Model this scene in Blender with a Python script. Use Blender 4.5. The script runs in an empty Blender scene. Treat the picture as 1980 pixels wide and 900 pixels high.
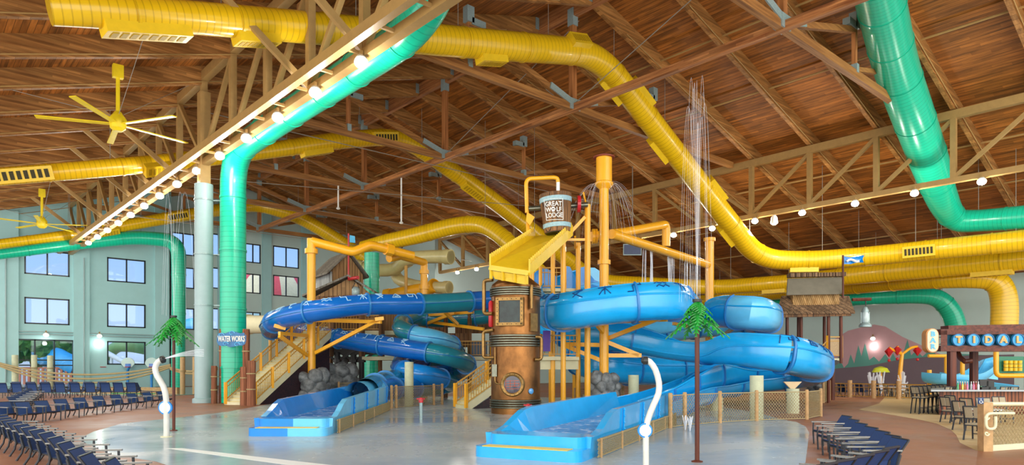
import bpy, math, random
from mathutils import Vector, Matrix
random.seed(7)
SC = bpy.context.scene
# ------------------------------------------------------------------ camera
F, CXP, HY, CAMZ = 1340.0, 990.0, 716.0, 2.0
YAW = math.radians(41.6)
FX, FY = math.sin(YAW), math.cos(YAW)
RX, RY = FY, -FX
cam_data = bpy.data.cameras.new('camera'); cam = bpy.data.objects.new('camera', cam_data)
SC.collection.objects.link(cam); SC.camera = cam
cam_data.sensor_width = 36; cam_data.lens = F/1980*36
cam_data.shift_y = (HY-450)/1980.0
cam_data.clip_end = 600
cam.location = (0, 0, CAMZ); cam.rotation_euler = (math.radians(90), 0, -YAW)
# ------------------------------------------------------------------ world + exposure
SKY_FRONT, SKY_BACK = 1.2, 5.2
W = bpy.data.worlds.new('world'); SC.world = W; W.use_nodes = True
wn = W.node_tree; wn.nodes.clear()
wo = wn.nodes.new('ShaderNodeOutputWorld'); wb = wn.nodes.new('ShaderNodeBackground')
tc = wn.nodes.new('ShaderNodeTexCoord'); sx = wn.nodes.new('ShaderNodeSeparateXYZ'); cr = wn.nodes.new('ShaderNodeValToRGB')
wn.links.new(tc.outputs['Generated'], sx.inputs[0]); wn.links.new(sx.outputs['Z'], cr.inputs[0])
cr.color_ramp.elements[0].position = 0.0; cr.color_ramp.elements[0].color = (.60,.60,.60,1)
cr.color_ramp.elements[1].position = 0.5; cr.color_ramp.elements[1].color = (.27,.50,.95,1)
e = cr.color_ramp.elements.new(0.02); e.color = (.78,.86,.95,1)
e = cr.color_ramp.elements.new(0.22); e.color = (.42,.66,.98,1)
wn.links.new(wb.outputs[0], wo.inputs[0])
# sky boosted and whitened behind the camera, towards -x-y, as added fill light
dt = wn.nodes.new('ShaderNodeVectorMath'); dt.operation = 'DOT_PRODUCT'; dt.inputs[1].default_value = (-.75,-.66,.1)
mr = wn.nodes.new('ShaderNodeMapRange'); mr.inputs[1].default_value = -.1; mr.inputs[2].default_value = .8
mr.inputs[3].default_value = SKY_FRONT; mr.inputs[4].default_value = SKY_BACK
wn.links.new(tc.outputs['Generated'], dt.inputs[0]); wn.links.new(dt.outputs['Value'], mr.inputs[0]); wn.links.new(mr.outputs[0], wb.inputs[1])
mr2 = wn.nodes.new('ShaderNodeMapRange'); mr2.inputs[1].default_value = -.1; mr2.inputs[2].default_value = .4
wn.links.new(dt.outputs['Value'], mr2.inputs[0]); mc = wn.nodes.new('ShaderNodeMix'); mc.data_type = 'RGBA'
wn.links.new(mr2.outputs[0], mc.inputs[0]); wn.links.new(cr.outputs[0], mc.inputs[6]); mc.inputs[7].default_value = (.80,.80,.76,1)
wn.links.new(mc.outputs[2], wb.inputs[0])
SC.view_settings.view_transform = 'Standard'; SC.view_settings.look = 'None'
SC.view_settings.gamma = 1; SC.view_settings.use_curve_mapping = False
SC.view_settings.exposure = 0.0
LAMP_W = 420.0

# ------------------------------------------------------------------ placement helpers
def RF(r, f, z=0.0): return Vector((FX*f+RX*r, FY*f+RY*r, z))
def P(px, py, d): return RF((px-CXP)/F*d, d, CAMZ+(HY-py)/F*d)
def FLR(px, py, z=0.0):
    d = (CAMZ-z)*F/(py-HY); return P(px, py, d)
def PX(px, py, X):
    return P(px, py, X/(FX+RX*(px-CXP)/F))
def PY(px, py, Y):
    return P(px, py, Y/(FY+RY*(px-CXP)/F))
def V(*a): return Vector(a)
RV=V(RX,RY,0); FV=V(FX,FY,0); UP=V(0,0,1)
def zP(y,d): return CAMZ+(HY-y)/F*d

# ------------------------------------------------------------------ mesh builder
class MB:
    def __init__(s): s.v=[]; s.f=[]; s.l=[]
    def add(s, vs, fs, ls=None):
        n=len(s.v); s.v += [Vector(q) for q in vs]; s.f += [tuple(i+n for i in f) for f in fs]
        s.l += ls if ls else [0.0]*len(vs); return s
    def box(s, c, size, rz=0.0, R=None):
        hx,hy,hz=[q/2 for q in size]; c=Vector(c)
        R = R or Matrix.Rotation(rz,3,'Z')
        vs=[c+R@Vector((x*hx,y*hy,z*hz)) for x in(-1,1) for y in(-1,1) for z in(-1,1)]
        return s.add(vs,[(0,1,3,2),(4,6,7,5),(0,4,5,1),(2,3,7,6),(0,2,6,4),(1,5,7,3)])
    def beam(s, a, b, w, h, up=(0,0,1)):
        a=Vector(a); b=Vector(b); t=(b-a); L=t.length
        if L<1e-6: return s
        t/=L; up=Vector(up)
        if abs(t.dot(up))>.97: up=Vector((1,0,0)) if abs(t.x)<.9 else Vector((0,1,0))
        sd=t.cross(up).normalized(); u=sd.cross(t)
        vs=[p+sd*x*w/2+u*z*h/2 for p in(a,b) for x,z in((-1,-1),(1,-1),(1,1),(-1,1))]
        return s.add(vs,[(3,2,1,0),(4,5,6,7),(0,1,5,4),(1,2,6,5),(2,3,7,6),(3,0,4,7)])
    def tube(s, pts, rad, n=12, caps=True, a0=None, a1=None, thick=0.04, zup=False, ring_at=None):
        """pts list, rad float/list. With a0,a1 (degrees from straight down toward tangent x up) builds an open shell."""
        pts=[Vector(p) for p in pts]; m=len(pts)
        rads = rad if isinstance(rad,(list,tuple)) else [rad]*m
        fr = frames(pts, zup); ln=[0.0]
        for i in range(1,m): ln.append(ln[-1]+(pts[i]-pts[i-1]).length)
        if a0 is None:
            vs=[];ls=[];fs=[]
            for i in range(m):
                t,sd,u=fr[i]
                for k in range(n):
                    a=2*math.pi*k/n; vs.append(pts[i]+(sd*math.sin(a)-u*math.cos(a))*rads[i]); ls.append(ln[i])
            for i in range(m-1):
                for k in range(n):
                    k2=(k+1)%n; fs.append((i*n+k,i*n+k2,(i+1)*n+k2,(i+1)*n+k))
            if caps:
                fs.append(tuple(range(n))[::-1]); fs.append(tuple((m-1)*n+k for k in range(n)))
            return s.add(vs,fs,ls)
        a0s = a0 if isinstance(a0,(list,tuple)) else [a0]*m
        a1s = a1 if isinstance(a1,(list,tuple)) else [a1]*m
        vs=[];ls=[];fs=[]; q=n+1
        for off in (0.0,thick):
            for i in range(m):
                t,sd,u=fr[i]
                for k in range(q):
                    a=math.radians(a0s[i]+(a1s[i]-a0s[i])*k/n)
                    vs.append(pts[i]+(sd*math.sin(a)-u*math.cos(a))*(rads[i]*sup(a)-off)); ls.append(ln[i])
        N=m*q
        for i in range(m-1):
            for k in range(n):
                fs.append((i*q+k,i*q+k+1,(i+1)*q+k+1,(i+1)*q+k))
                fs.append((N+i*q+k,N+(i+1)*q+k,N+(i+1)*q+k+1,N+i*q+k+1))
            for k in (0,n):
                A=(i*q+k,(i+1)*q+k,N+(i+1)*q+k,N+i*q+k); fs.append(A if k==0 else A[::-1])
        for k in range(n):
            fs.append((k,N+k,N+k+1,k+1)); b=(m-1)*q
            fs.append((b+k,b+k+1,N+b+k+1,N+b+k))
        return s.add(vs,fs,ls)
    def lathe(s, base, prof, n=24, axis=(0,0,1), caps=True):
        base=Vector(base); ax=Vector(axis).normalized()
        x=ax.orthogonal().normalized() if abs(ax.z)<.999 else Vector((1,0,0)); y=ax.cross(x)
        vs=[];fs=[];m=len(prof)
        for r,z in prof:
            for k in range(n):
                a=2*math.pi*k/n; vs.append(base+ax*z+(x*math.cos(a)+y*math.sin(a))*r)
        for i in range(m-1):
            for k in range(n):
                k2=(k+1)%n; fs.append((i*n+k,i*n+k2,(i+1)*n+k2,(i+1)*n+k))
        if caps: fs.append(tuple(range(n))[::-1]); fs.append(tuple((m-1)*n+k for k in range(n)))
        return s.add(vs,fs)
    def prism(s, poly, ext):
        """poly: 3D points, ext: vector"""
        poly=[Vector(p) for p in poly]; n=len(poly); e=Vector(ext)
        nrm=Vector((0,0,0))
        for i in range(n): nrm+=poly[i].cross(poly[(i+1)%n])
        if nrm.dot(e)>0: poly=poly[::-1]
        vs=poly+[p+e for p in poly]
        fs=[tuple(range(n)),tuple(range(2*n-1,n-1,-1))]+[(i,n+i,n+(i+1)%n,(i+1)%n) for i in range(n)]
        return s.add(vs,fs)
    def blob(s, c, r, n=10, m=7, jit=.0, sc=(1,1,1)):
        c=Vector(c); ph=random.random()*6; vs=[c+Vector((0,0,-r*sc[2]))]; fs=[]
        for i in range(1,m):
            th=math.pi*i/m
            for k in range(n):
                a=2*math.pi*k/n+ph; rr=r*(1+jit*random.uniform(-1,1))
                vs.append(c+Vector((rr*math.sin(th)*math.cos(a)*sc[0],rr*math.sin(th)*math.sin(a)*sc[1],-rr*math.cos(th)*sc[2])))
        vs.append(c+Vector((0,0,r*sc[2]))); T=len(vs)-1
        for k in range(n):
            fs.append((0,1+(k+1)%n,1+k)); fs.append((T,T-n+k,T-n+(k+1)%n))
        for i in range(m-2):
            for k in range(n):
                a=1+i*n+k;b=1+i*n+(k+1)%n; fs.append((a,b,b+n,a+n))
        return s.add(vs,fs)

def sup(a, p=2.8): return (abs(math.sin(a))**p+abs(math.cos(a))**p)**(-1/p)
def frames(pts, zup):
    m=len(pts); T=[]
    for i in range(m):
        a=pts[max(i-1,0)]; b=pts[min(i+1,m-1)]; t=(b-a)
        T.append(t.normalized() if t.length>1e-9 else Vector((1,0,0)))
    out=[]
    if zup:
        for t in T:
            sd=t.cross(Vector((0,0,1))).normalized(); out.append((t,sd,sd.cross(t)))
        return out
    t=T[0]; up=Vector((0,0,1)) if abs(t.z)<.9 else Vector((1,0,0))
    sd=t.cross(up).normalized(); u=sd.cross(t); out.append((t,sd,u))
    for i in range(1,m):
        t=T[i]; sd=(sd-t*sd.dot(t)).normalized(); u=sd.cross(t); out.append((t,sd,u))
    return out
def rounded(pts, r=2.0, n=6):
    """round the corners of a polyline"""
    pts=[Vector(p) for p in pts]; out=[pts[0]]
    for i in range(1,len(pts)-1):
        a,b,c=pts[i-1],pts[i],pts[i+1]
        la=min(r,(b-a).length*.48); lc=min(r,(c-b).length*.48)
        p=b+(a-b).normalized()*la; q=b+(c-b).normalized()*lc
        for k in range(n+1):
            t=k/n; out.append(p*(1-t)**2+b*2*t*(1-t)+q*t*t)
    out.append(pts[-1]); return out
def catmull(pts, step=.4, closed=False):
    """pts: list of tuples of Vectors/extra floats -> resampled list"""
    n=len(pts); out=[]
    def g(i): return pts[max(0,min(n-1,i))]
    for i in range(n-1):
        p0,p1,p2,p3=g(i-1),g(i),g(i+1),g(i+2)
        L=(Vector(p2[:3])-Vector(p1[:3])).length; k=max(2,int(L/step))
        for j in range(k):
            t=j/k
            out.append(tuple(.5*((2*b)+(-a+c)*t+(2*a-5*b+4*c-d)*t*t+(-a+3*b-3*c+d)*t**3) for a,b,c,d in zip(p0,p1,p2,p3)))
    out.append(tuple(pts[-1])); return out

# ------------------------------------------------------------------ objects
COL = SC.collection
INV = {}
def setp(o, label=None, cat=None, group=None, kind=None):
    if label: o['label']=label
    if cat: o['category']=cat
    if group: o['group']=group
    if kind: o['kind']=kind
    return o
def thing(name, label, cat, loc=(0,0,0), rz=0.0, group=None):
    o=bpy.data.objects.new(name,None); COL.objects.link(o); o.empty_display_size=.2
    o.location=loc; o.rotation_euler=(0,0,rz)
    INV[o.name]=(Matrix.Translation(Vector(loc))@Matrix.Rotation(rz,4,'Z')).inverted()
    return setp(o,label,cat,group)
def mk(name, mb, m, parent=None, smooth=False, label=None, cat=None, group=None, kind=None, local=False):
    me=bpy.data.meshes.new(name)
    M = INV.get(parent.name) if (parent is not None and not local) else None
    vs=[M@v for v in mb.v] if M is not None else mb.v
    me.from_pydata([tuple(v) for v in vs],[],mb.f)
    if any(mb.l):
        at=me.attributes.new('len','FLOAT','POINT'); at.data.foreach_set('value',mb.l)
    me.materials.append(m)
    if smooth:
        me.polygons.foreach_set('use_smooth',[True]*len(me.polygons))
        try: me.set_sharp_from_angle(angle=math.radians(38))
        except Exception: pass
    me.update()
    o=bpy.data.objects.new(name,me); COL.objects.link(o)
    if parent is not None:
        o.parent=parent; INV[o.name]=INV.get(parent.name,Matrix.Identity(4))
    return setp(o,label,cat,group,kind)
def struct(name, mb, m, smooth=False): return mk(name,mb,m,None,smooth,kind='structure')
def copy_tree(o, parent=None):
    c=o.copy(); COL.objects.link(c)
    if parent is not None: c.parent=parent
    for ch in KIDS.get(o.name,[]): copy_tree(ch,c)
    return c
KIDS={}
def index_kids(root):
    for ch in [q for q in bpy.data.objects if q.parent==root]:
        KIDS.setdefault(root.name,[]).append(ch); index_kids(ch)
ORD=['first','second','third','fourth','fifth','sixth','seventh','eighth','ninth','tenth','eleventh','twelfth','thirteenth','fourteenth','fifteenth','sixteenth','seventeenth','eighteenth','nineteenth','twentieth','twenty-first','twenty-second','twenty-third','twenty-fourth']

# ------------------------------------------------------------------ materials
def s2l(c):
    if isinstance(c,str): c=[int(c[i:i+2],16)/255 for i in (0,2,4)]
    return tuple(((x/12.92) if x<=.04045 else ((x+.055)/1.055)**2.4) for x in c)+(1,)
class NT:
    def __init__(s,name):
        s.m=bpy.data.materials.new(name); s.m.use_nodes=True; s.t=s.m.node_tree; s.b=s.t.nodes['Principled BSDF']
    def n(s,t,**k):
        q=s.t.nodes.new(t)
        for a,b in k.items(): setattr(q,a,b)
        return q
    def L(s,a,b): s.t.links.new(a,b)
    def math(s,op,a,b=None,c=None):
        q=s.n('ShaderNodeMath',operation=op)
        for i,x in enumerate((a,b,c)):
            if x is None: continue
            if isinstance(x,(int,float)): q.inputs[i].default_value=x
            else: s.L(x,q.inputs[i])
        return q.outputs[0]
    def mix(s,f,a,b,bt='MIX'):
        q=s.n('ShaderNodeMix',data_type='RGBA',blend_type=bt)
        for i,x in ((0,f),(6,a),(7,b)):
            if isinstance(x,(int,float)): q.inputs[i].default_value=x
            elif isinstance(x,tuple): q.inputs[i].default_value=x
            else: s.L(x,q.inputs[i])
        return q.outputs[2]
    def coord(s,scale=(1,1,1),which='Object'):
        c=s.n('ShaderNodeTexCoord'); mp=s.n('ShaderNodeMapping'); mp.inputs['Scale'].default_value=scale
        s.L(c.outputs[which],mp.inputs[0]); return mp.outputs[0]
    def noise(s,co,scale=5,det=3,rough=.5,dist=0):
        q=s.n('ShaderNodeTexNoise'); q.inputs['Scale'].default_value=scale; q.inputs['Detail'].default_value=det
        q.inputs['Roughness'].default_value=rough; q.inputs['Distortion'].default_value=dist
        s.L(co,q.inputs['Vector']); return q.outputs['Fac']
    def ramp(s,f,stops):
        q=s.n('ShaderNodeValToRGB'); r=q.color_ramp
        r.elements[0].position=stops[0][0]; r.elements[0].color=stops[0][1]
        r.elements[1].position=stops[-1][0]; r.elements[1].color=stops[-1][1]
        for p,c in stops[1:-1]: e=r.elements.new(p); e.color=c
        s.L(f,q.inputs[0]); return q.outputs[0]
    def bump(s,h,st=.3,dist=.02):
        q=s.n('ShaderNodeBump'); q.inputs['Strength'].default_value=st; q.inputs['Distance'].default_value=dist
        s.L(h,q.inputs['Height']); s.L(q.outputs[0],s.b.inputs['Normal'])
    def fin(s,col,rough=.5,metal=0.0,spec=.5,coat=0):
        if isinstance(col,tuple): s.b.inputs['Base Color'].default_value=col
        else: s.L(col,s.b.inputs['Base Color'])
        if isinstance(rough,(int,float)): s.b.inputs['Roughness'].default_value=rough
        else: s.L(rough,s.b.inputs['Roughness'])
        s.b.inputs['Metallic'].default_value=metal; s.b.inputs['Specular IOR Level'].default_value=spec
        s.b.inputs['Coat Weight'].default_value=coat
        return s.m
_mc={}
def paint(name,c,rough=.4,metal=0.0,var=.12,scale=3.0,coat=0,sc=(1,1,1),bump=0.0,c2=None,spec=.5):
    if name in _mc: return _mc[name]
    t=NT(name); a=s2l(c); b=s2l(c2) if c2 else tuple(x*(1-var) for x in a[:3])+(1,)
    nz=t.noise(t.coord(sc),scale,4,.6)
    m=t.fin(t.mix(t.ramp(nz,[(.35,(0,0,0,1)),(.65,(1,1,1,1))]),a,b),rough,metal,spec,coat)
    if bump: t.bump(nz,bump,.02)
    _mc[name]=m; return m
def wood(name,c1,c2,axis='X',rough=.55,plank=0.0,paxis='X',gap=.04,grain=1.0,gapc=.35):
    """streaks running along axis; optional planks stacked along paxis"""
    if name in _mc: return _mc[name]
    t=NT(name); lo=.35; hi=9.0*grain
    sc={'X':(lo,hi,hi),'Y':(hi,lo,hi),'Z':(hi,hi,lo)}[axis]
    n1=t.noise(t.coord(sc),1.0,5,.6,.3); n2=t.noise(t.coord((.15,.15,.15)),1.0,2)
    f=t.math('ADD',t.math('MULTIPLY',n1,.75),t.math('MULTIPLY',n2,.25))
    col=t.ramp(f,[(.36,s2l(c2)),(.62,s2l(c1))])
    if plank:
        c=t.n('ShaderNodeTexCoord'); sp=t.n('ShaderNodeSeparateXYZ'); t.L(c.outputs['Object'],sp.inputs[0])
        q=t.math('DIVIDE',sp.outputs[paxis],plank); fl=t.math('FLOOR',q); fr=t.math('FRACT',q)
        # staggered board ends along the grain
        al=t.math('ADD',t.math('DIVIDE',sp.outputs[axis],2.6),t.math('MULTIPLY',fl,.377)); fl2=t.math('FLOOR',al)
        w=t.n('ShaderNodeTexWhiteNoise',noise_dimensions='2D'); cb=t.n('ShaderNodeCombineXYZ')
        t.L(fl,cb.inputs[0]); t.L(fl2,cb.inputs[1]); t.L(cb.outputs[0],w.inputs['Vector'])
        k=t.math('ADD',t.math('MULTIPLY',w.outputs['Value'],.5),.72)
        vm=t.n('ShaderNodeVectorMath',operation='SCALE'); t.L(col,vm.inputs[0]); t.L(k,vm.inputs['Scale'])
        g=t.math('LESS_THAN',fr,gap)
        col=t.mix(g,vm.outputs[0],tuple(x*gapc for x in s2l(c2)[:3])+(1,))
    m=t.fin(col,rough,0,.3); _mc[name]=m; return m
def duct_mat(name,c,c2):
    t=NT(name); at=t.n('ShaderNodeAttribute',attribute_name='len')
    fr=t.math('FRACT',t.math('DIVIDE',at.outputs['Fac'],.30))
    seam=t.math('LESS_THAN',fr,.16)
    col=t.mix(t.math('MULTIPLY',seam,.55),s2l(c),s2l(c2))
    nz=t.noise(t.coord((.5,.5,.5)),2.0,3)
    col=t.mix(t.math('MULTIPLY',nz,.25),col,s2l(c2))
    m=t.fin(col,.28,0,.5,.15); t.bump(fr,.25,.02); return m
def emit(name,c,st):
    t=NT(name); t.b.inputs['Emission Color'].default_value=s2l(c); t.b.inputs['Emission Strength'].default_value=st
    return t.fin(s2l(c),.5)
def glass(name,tint='DDEEFF',refl=.10):
    t=NT(name); tr=t.n('ShaderNodeBsdfTransparent'); tr.inputs[0].default_value=s2l(tint)
    gl=t.n('ShaderNodeBsdfGlossy'); gl.inputs['Roughness'].default_value=.02
    mx=t.n('ShaderNodeMixShader'); mx.inputs[0].default_value=refl
    t.L(tr.outputs[0],mx.inputs[1]); t.L(gl.outputs[0],mx.inputs[2])
    t.L(mx.outputs[0],t.t.nodes['Material Output'].inputs[0]); return t.m

M_deck=wood('ceiling_deck','B26E2E','663E16','Y',.6,.28,'X',.07,.5)
M_glulam=wood('glulam_beam','B07E46','7C5026','X',.5,.12,'Z',.06,.7,.8)
M_glulamY=wood('glulam_ridge','BE824E','7A4524','Y',.5,.12,'Z',.06,.7,.8)
M_glulam_dk=wood('timber_truss_wood','A87640','744824','X',.5)
M_glulam_V=wood('timber_post_wood','B57845','7E4A26','Z',.5)
M_tan=paint('tan_steel','AA8750',.45,.0,.12)
M_galv=paint('galvanised_plate','9FB4B4',.4,.3,.25,20)
M_yel=duct_mat('yellow_duct_paint','E8BC14','A8830A')
M_teal=duct_mat('teal_duct_paint','14BE96','0A9072')
M_yelp=paint('yellow_vent_paint','E6BE1E',.35,0,.1)
M_dark=paint('dark_slot','3A3418',.8)
M_wall=paint('pale_green_wall','A9D6D8',.75,0,.06,.6)
M_wall2=paint('pale_grey_wall','C4DAD6',.75,0,.05,.5)
M_col=paint('column_blue_grey','9DB6B8',.5,0,.05)
M_frame=paint('dark_window_frame','16242A',.4)
M_pane=glass('window_glass','E4F0FF',.04)
M_white=paint('white_paint','EDEDE6',.4,0,.04)
M_black=paint('black_metal','22221F',.45)
M_lamp=emit('lamp_glow','FFF6E0',30)
M_wire=paint('grey_wire','8A8478',.5)
M_yp=paint('yellow_pole_paint','F5AE1E',.35,0,.08,2,.2)
M_dryel=paint('pale_yellow_paint','E8CF62',.45,0,.1)
M_cream=paint('cream_paint','DCD6B0',.55,0,.06)
M_conc=paint('pale_green_concrete','C4C8A8',.8,0,.12,6)
# floors
def floor_mat(name,c1,c2,c3,rlo,rhi,sc=.35):
    t=NT(name); co=t.coord((1,1,1)); a=t.noise(co,sc,6,.62,.6); b=t.noise(co,sc*7,5,.6)
    col=t.ramp(a,[(.32,s2l(c1)),(.5,s2l(c2)),(.68,s2l(c3))])
    col=t.mix(t.math('MULTIPLY',b,.35),col,s2l(c1),'MULTIPLY')
    r=t.n('ShaderNodeMapRange'); r.inputs[1].default_value=.35; r.inputs[2].default_value=.65; r.inputs[3].default_value=rlo; r.inputs[4].default_value=rhi
    t.L(a,r.inputs[0]); m=t.fin(col,r.outputs[0],0,.5)
    t.bump(b,.05,.01); return m
M_floor=floor_mat('stained_brown_concrete','8E5A40','A06A4C','AE7A5A',.35,.6)
M_pad=floor_mat('wet_blue_grey_concrete','A2B0B6','B2BCBE','BEC4C0',.12,.34,.15)
M_tanfl=floor_mat('tan_concrete','BFA068','CDB07C','D8BF90',.35,.6)

# ------------------------------------------------------------------ room shell
RZ, RXX, SL = 26.2, 33.0, 0.30       # ridge height of the deck underside, ridge x, slope
def roofz(x): return RZ-SL*abs(x-RXX)
Y0,Y1=-4.0,92.0; XL,XR=-6.0,82.0
b=MB()
struct('floor',MB().box(((XL+XR)/2,(Y0+Y1)/2,-.1),(XR-XL+4,Y1-Y0,.2)),M_floor)
def slab(poly,z0,z1,name,m):
    mb=MB(); mb.prism([Vector((p.x,p.y,z0)) for p in poly],(0,0,z1-z0)); return struct(name,mb,m)
PADPX=[(150,851),(180,836),(235,820),(366,806),(440,797),(500,786),(560,776),(760,768),(1000,768),(1300,772),(1470,800),(1512,812),(1540,817),(1558,826),(1565,838),(1562,860),(1556,905),(1540,990),(1000,1050),(500,960),(300,893),(215,880)]
slab([FLR(*p) for p in PADPX],0,.006,'floor_splash_pad',M_pad)
TANPX=[(1660,793),(1700,799),(1735,805),(1780,813),(1811,820),(1838,832),(1849,842),(1856,857),(1887,872),(1990,866),(1990,752),(1720,752),(1709,771),(1700,781)]
slab([FLR(*p) for p in TANPX],0,.006,'floor_tan_path',M_tanfl)
mb=MB(); mb.prism([FLR(320,868),FLR(352,868),FLR(660,903),FLR(575,903)],(0,0,.009)); struct('trim_white_floor_stripe',mb,M_white)
# ceiling: two sloping decks
mb=MB()
for sgn,xe in ((-1,XL),(1,XR+1)):
    z1=roofz(xe); mb.prism([(RXX,Y0,RZ),(xe,Y0,z1),(xe,Y0,z1+.3),(RXX,Y0,RZ+.3)],(0,Y1-Y0,0))
struct('ceiling',mb,M_deck)
def wall_with_holes(name,y,x0,x1,ztop,holes,m,th=.3,axis='Y'):
    """wall in plane y=const (facing -y) with rectangular holes (xa,xb,za,zb); ztop is a function"""
    xs=sorted({x0,x1,*[h[0] for h in holes],*[h[1] for h in holes]}); mb=MB()
    for a,c in zip(xs[:-1],xs[1:]):
        hs=sorted([h for h in holes if h[0]<=a+1e-6 and h[1]>=c-1e-6],key=lambda h:h[2]); z=0
        for h in hs+[None]:
            if h is None:
                mb.prism([(a,y,z),(c,y,z),(c,y,ztop(c)),(a,y,ztop(a))],(0,th,0))
            else:
                if h[2]>z+.01: mb.prism([(a,y,z),(c,y,z),(c,y,h[2]),(a,y,h[2])],(0,th,0))
                z=h[3]
    return struct(name,mb,m)
wincount=[0]
def window(y,h,nm=2,rail=None,name='window'):
    wincount[0]+=1; x0,x1,z0,z1=h; w=.14
    o=bpy.data.objects.new(f'{name}_{wincount[0]}',None); COL.objects.link(o); o['kind']='structure'
    INV[o.name]=Matrix.Translation(V(x0,y,z0)).inverted(); o.location=(x0,y,z0)
    mb=MB(); yy=y+.05
    mb.box(((x0+x1)/2,yy,z0+w/2),(x1-x0,.16,w)); mb.box(((x0+x1)/2,yy,z1-w/2),(x1-x0,.16,w))
    for k in range(nm+1):
        xx=x0+w/2+(x1-x0-w)*k/nm; mb.box((xx,yy,(z0+z1)/2),(w,.16,z1-z0-.002))
    for r in (rail or []): mb.box(((x0+x1)/2,yy,r),(x1-x0,.14,.12))
    mk('window_frame',mb,M_frame,o)
    mk('window_glass',MB().box(((x0+x1)/2,yy+.06,(z0+z1)/2),(x1-x0-.05,.02,z1-z0-.05)),M_pane,o)
def hole(y,pxa,pxb,ya,yb):
    a=PY(pxa,(ya+yb)/2,y); c=PY(pxb,(ya+yb)/2,y)
    zt=PY((pxa+pxb)/2,ya,y).z; zb=PY((pxa+pxb)/2,yb,y).z
    return (a.x,c.x,max(zb,.05),zt)
YF,YG=87.5,91.0
H1=[hole(YF,47,134,485,533),hole(YF,47,135,577,628),hole(YF,27,143,657,752)]
H2=[hole(YF,207,281,501,547),hole(YF,207,282,588,634),hole(YF,208,282,661,706)]
for Hs in (H1,H2):
    a=sum(h[0] for h in Hs[:2])/2; c=sum(h[1] for h in Hs[:2])/2
    for i in range(len(Hs)):
        if Hs is H1 and i==2: continue
        Hs[i]=(a,c,Hs[i][2],Hs[i][3])
xc=PY(331,600,YF).x
wall_with_holes('wall_facade',YF,XL,xc,lambda x:roofz(x)+.1,H1+H2,M_wall)
for h in H1[:2]+H2: window(YF,h)
h=H1[2]; window(YF,h,3,[PY(90,697,YF).z, PY(90,707,YF).z],'door')
xe=66.0
GH=[]
for pa,pb in ((332,376),(390,425),(474,504),(528,578)):
    rows=[(451,494),(517,558),(596,638)] if pa<400 else ([(472,509),(530,568),(604,642)] if pa<500 else [(478,518),(534,574),(612,645)])
    for ya,yb in rows: GH.append(hole(YG,pa,pb,ya,yb))
# align the columns
cols={}
for h in GH: cols.setdefault(round(h[0]/1.5),[]).append(h)
GH2=[]
for k in range(0,len(GH),3):
    for j in range(3):
        h=GH[k+j]; GH2.append((GH[k][0],GH[k][1],h[2],h[3]))
wall_with_holes('wall_facade_recess',YG,xc,xe,lambda x:roofz(x)+.1,GH2,M_wall2)
for h in GH2: window(YG,h)
struct('wall_facade_return',MB().box((xc+.0,(YF+YG)/2,10),(.3,YG-YF,20)),M_wall)
mb=MB()
for px in (10,157,312):
    q=PY(px,600,YF); mb.box((q.x,YF-.15,roofz(q.x)/2-.2),(1.5 if px>20 else 2.2,.3,roofz(q.x)-.5))
for px in (430,515,590): 
    q=PY(px,600,YG); mb.box((q.x,YG-.15,roofz(q.x)/2-.2),(1.2,.3,roofz(q.x)-.5))
struct('trim_pilasters',mb,M_wall)
mb=MB()
for z in (PY(0,640,YF).z,PY(0,645,YF).z): mb.tube([(PY(0,640,YF).x-2,YF-.2,z),(xc,YF-.2,z)],.06,6)
for px in (10,161): mb.tube([PY(px,500,YF)+V(0,-.4,0),PY(px,740,YF)+V(0,-.4,0)],.07,6)
struct('trim_wall_conduits',mb,M_col)
# block wall behind the fort, right wall with mural
mb=MB(); mb.prism([(53,75,0),(XR,75,0),(XR,75,roofz(XR)+.1),(53,75,roofz(53)+.1)],(0,.3,0)); struct('wall_far_block',mb,M_wall2)
mb=MB(); mb.prism([(53,75.31,0),(53,YG,0),(53,YG,roofz(53)+.1),(53,75.31,roofz(53)+.1)],(.3,0,0)); struct('wall_far_return',mb,M_wall2)
def wall_tint():
    return M_wall2
mb=MB(); mb.box((XR+.15,(Y0+75)/2,6),(.3,75-Y0,12.2)); struct('wall_right',mb,M_wall2)
# mural on the right wall: each painted shape is a thin paint layer on the wall
def mural(name,pts,c,off):
    mb=MB(); mb.prism([PX(px,py,XR)+V(-off,0,0) for px,py in pts],(off*.9,0,0)); return mb,paint(name,c,.8,0,.05,.6)
mu=thing('wall_mural','mountain and pine forest mural painted along the pale right wall','mural',PX(1760,751,XR)+V(-.05,0,0))
for nm,pts,c,off in (
 ('pink_mountain',[(1560,752),(1562,690),(1600,665),(1640,640),(1672,632),(1690,628),(1712,632),(1745,652),(1790,672),(1850,700),(1961,715),(1961,752)],'C99FA4',.02),
 ('pine_forest',[(1560,752),(1575,700),(1590,710),(1602,680),(1612,705),(1622,690),(1632,712),(1640,704),(1645,686),(1652,704),(1660,668),(1666,690),(1673,665),(1681,697),(1690,690),(1700,700),(1712,685),(1720,697),(1727,684),(1736,700),(1748,680),(1755,657),(1762,688),(1772,678),(1784,690),(1800,676),(1815,690),(1840,684),(1961,690),(1961,752)],'5E9C90',.04),
 ('purple_hill',[(1560,752),(1570,722),(1620,713),(1680,708),(1740,696),(1800,690),(1880,688),(1961,686),(1961,752)],'75656E',.06)):
    mb,m=mural(nm,pts,c,off); mk(nm,mb,m,mu)
# exterior seen through the glass
M_ext=paint('exterior_paving','C8B49A',.8)
struct('floor_exterior',MB().box((30,120,-.15),(160,56,.1)),M_ext)
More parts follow.
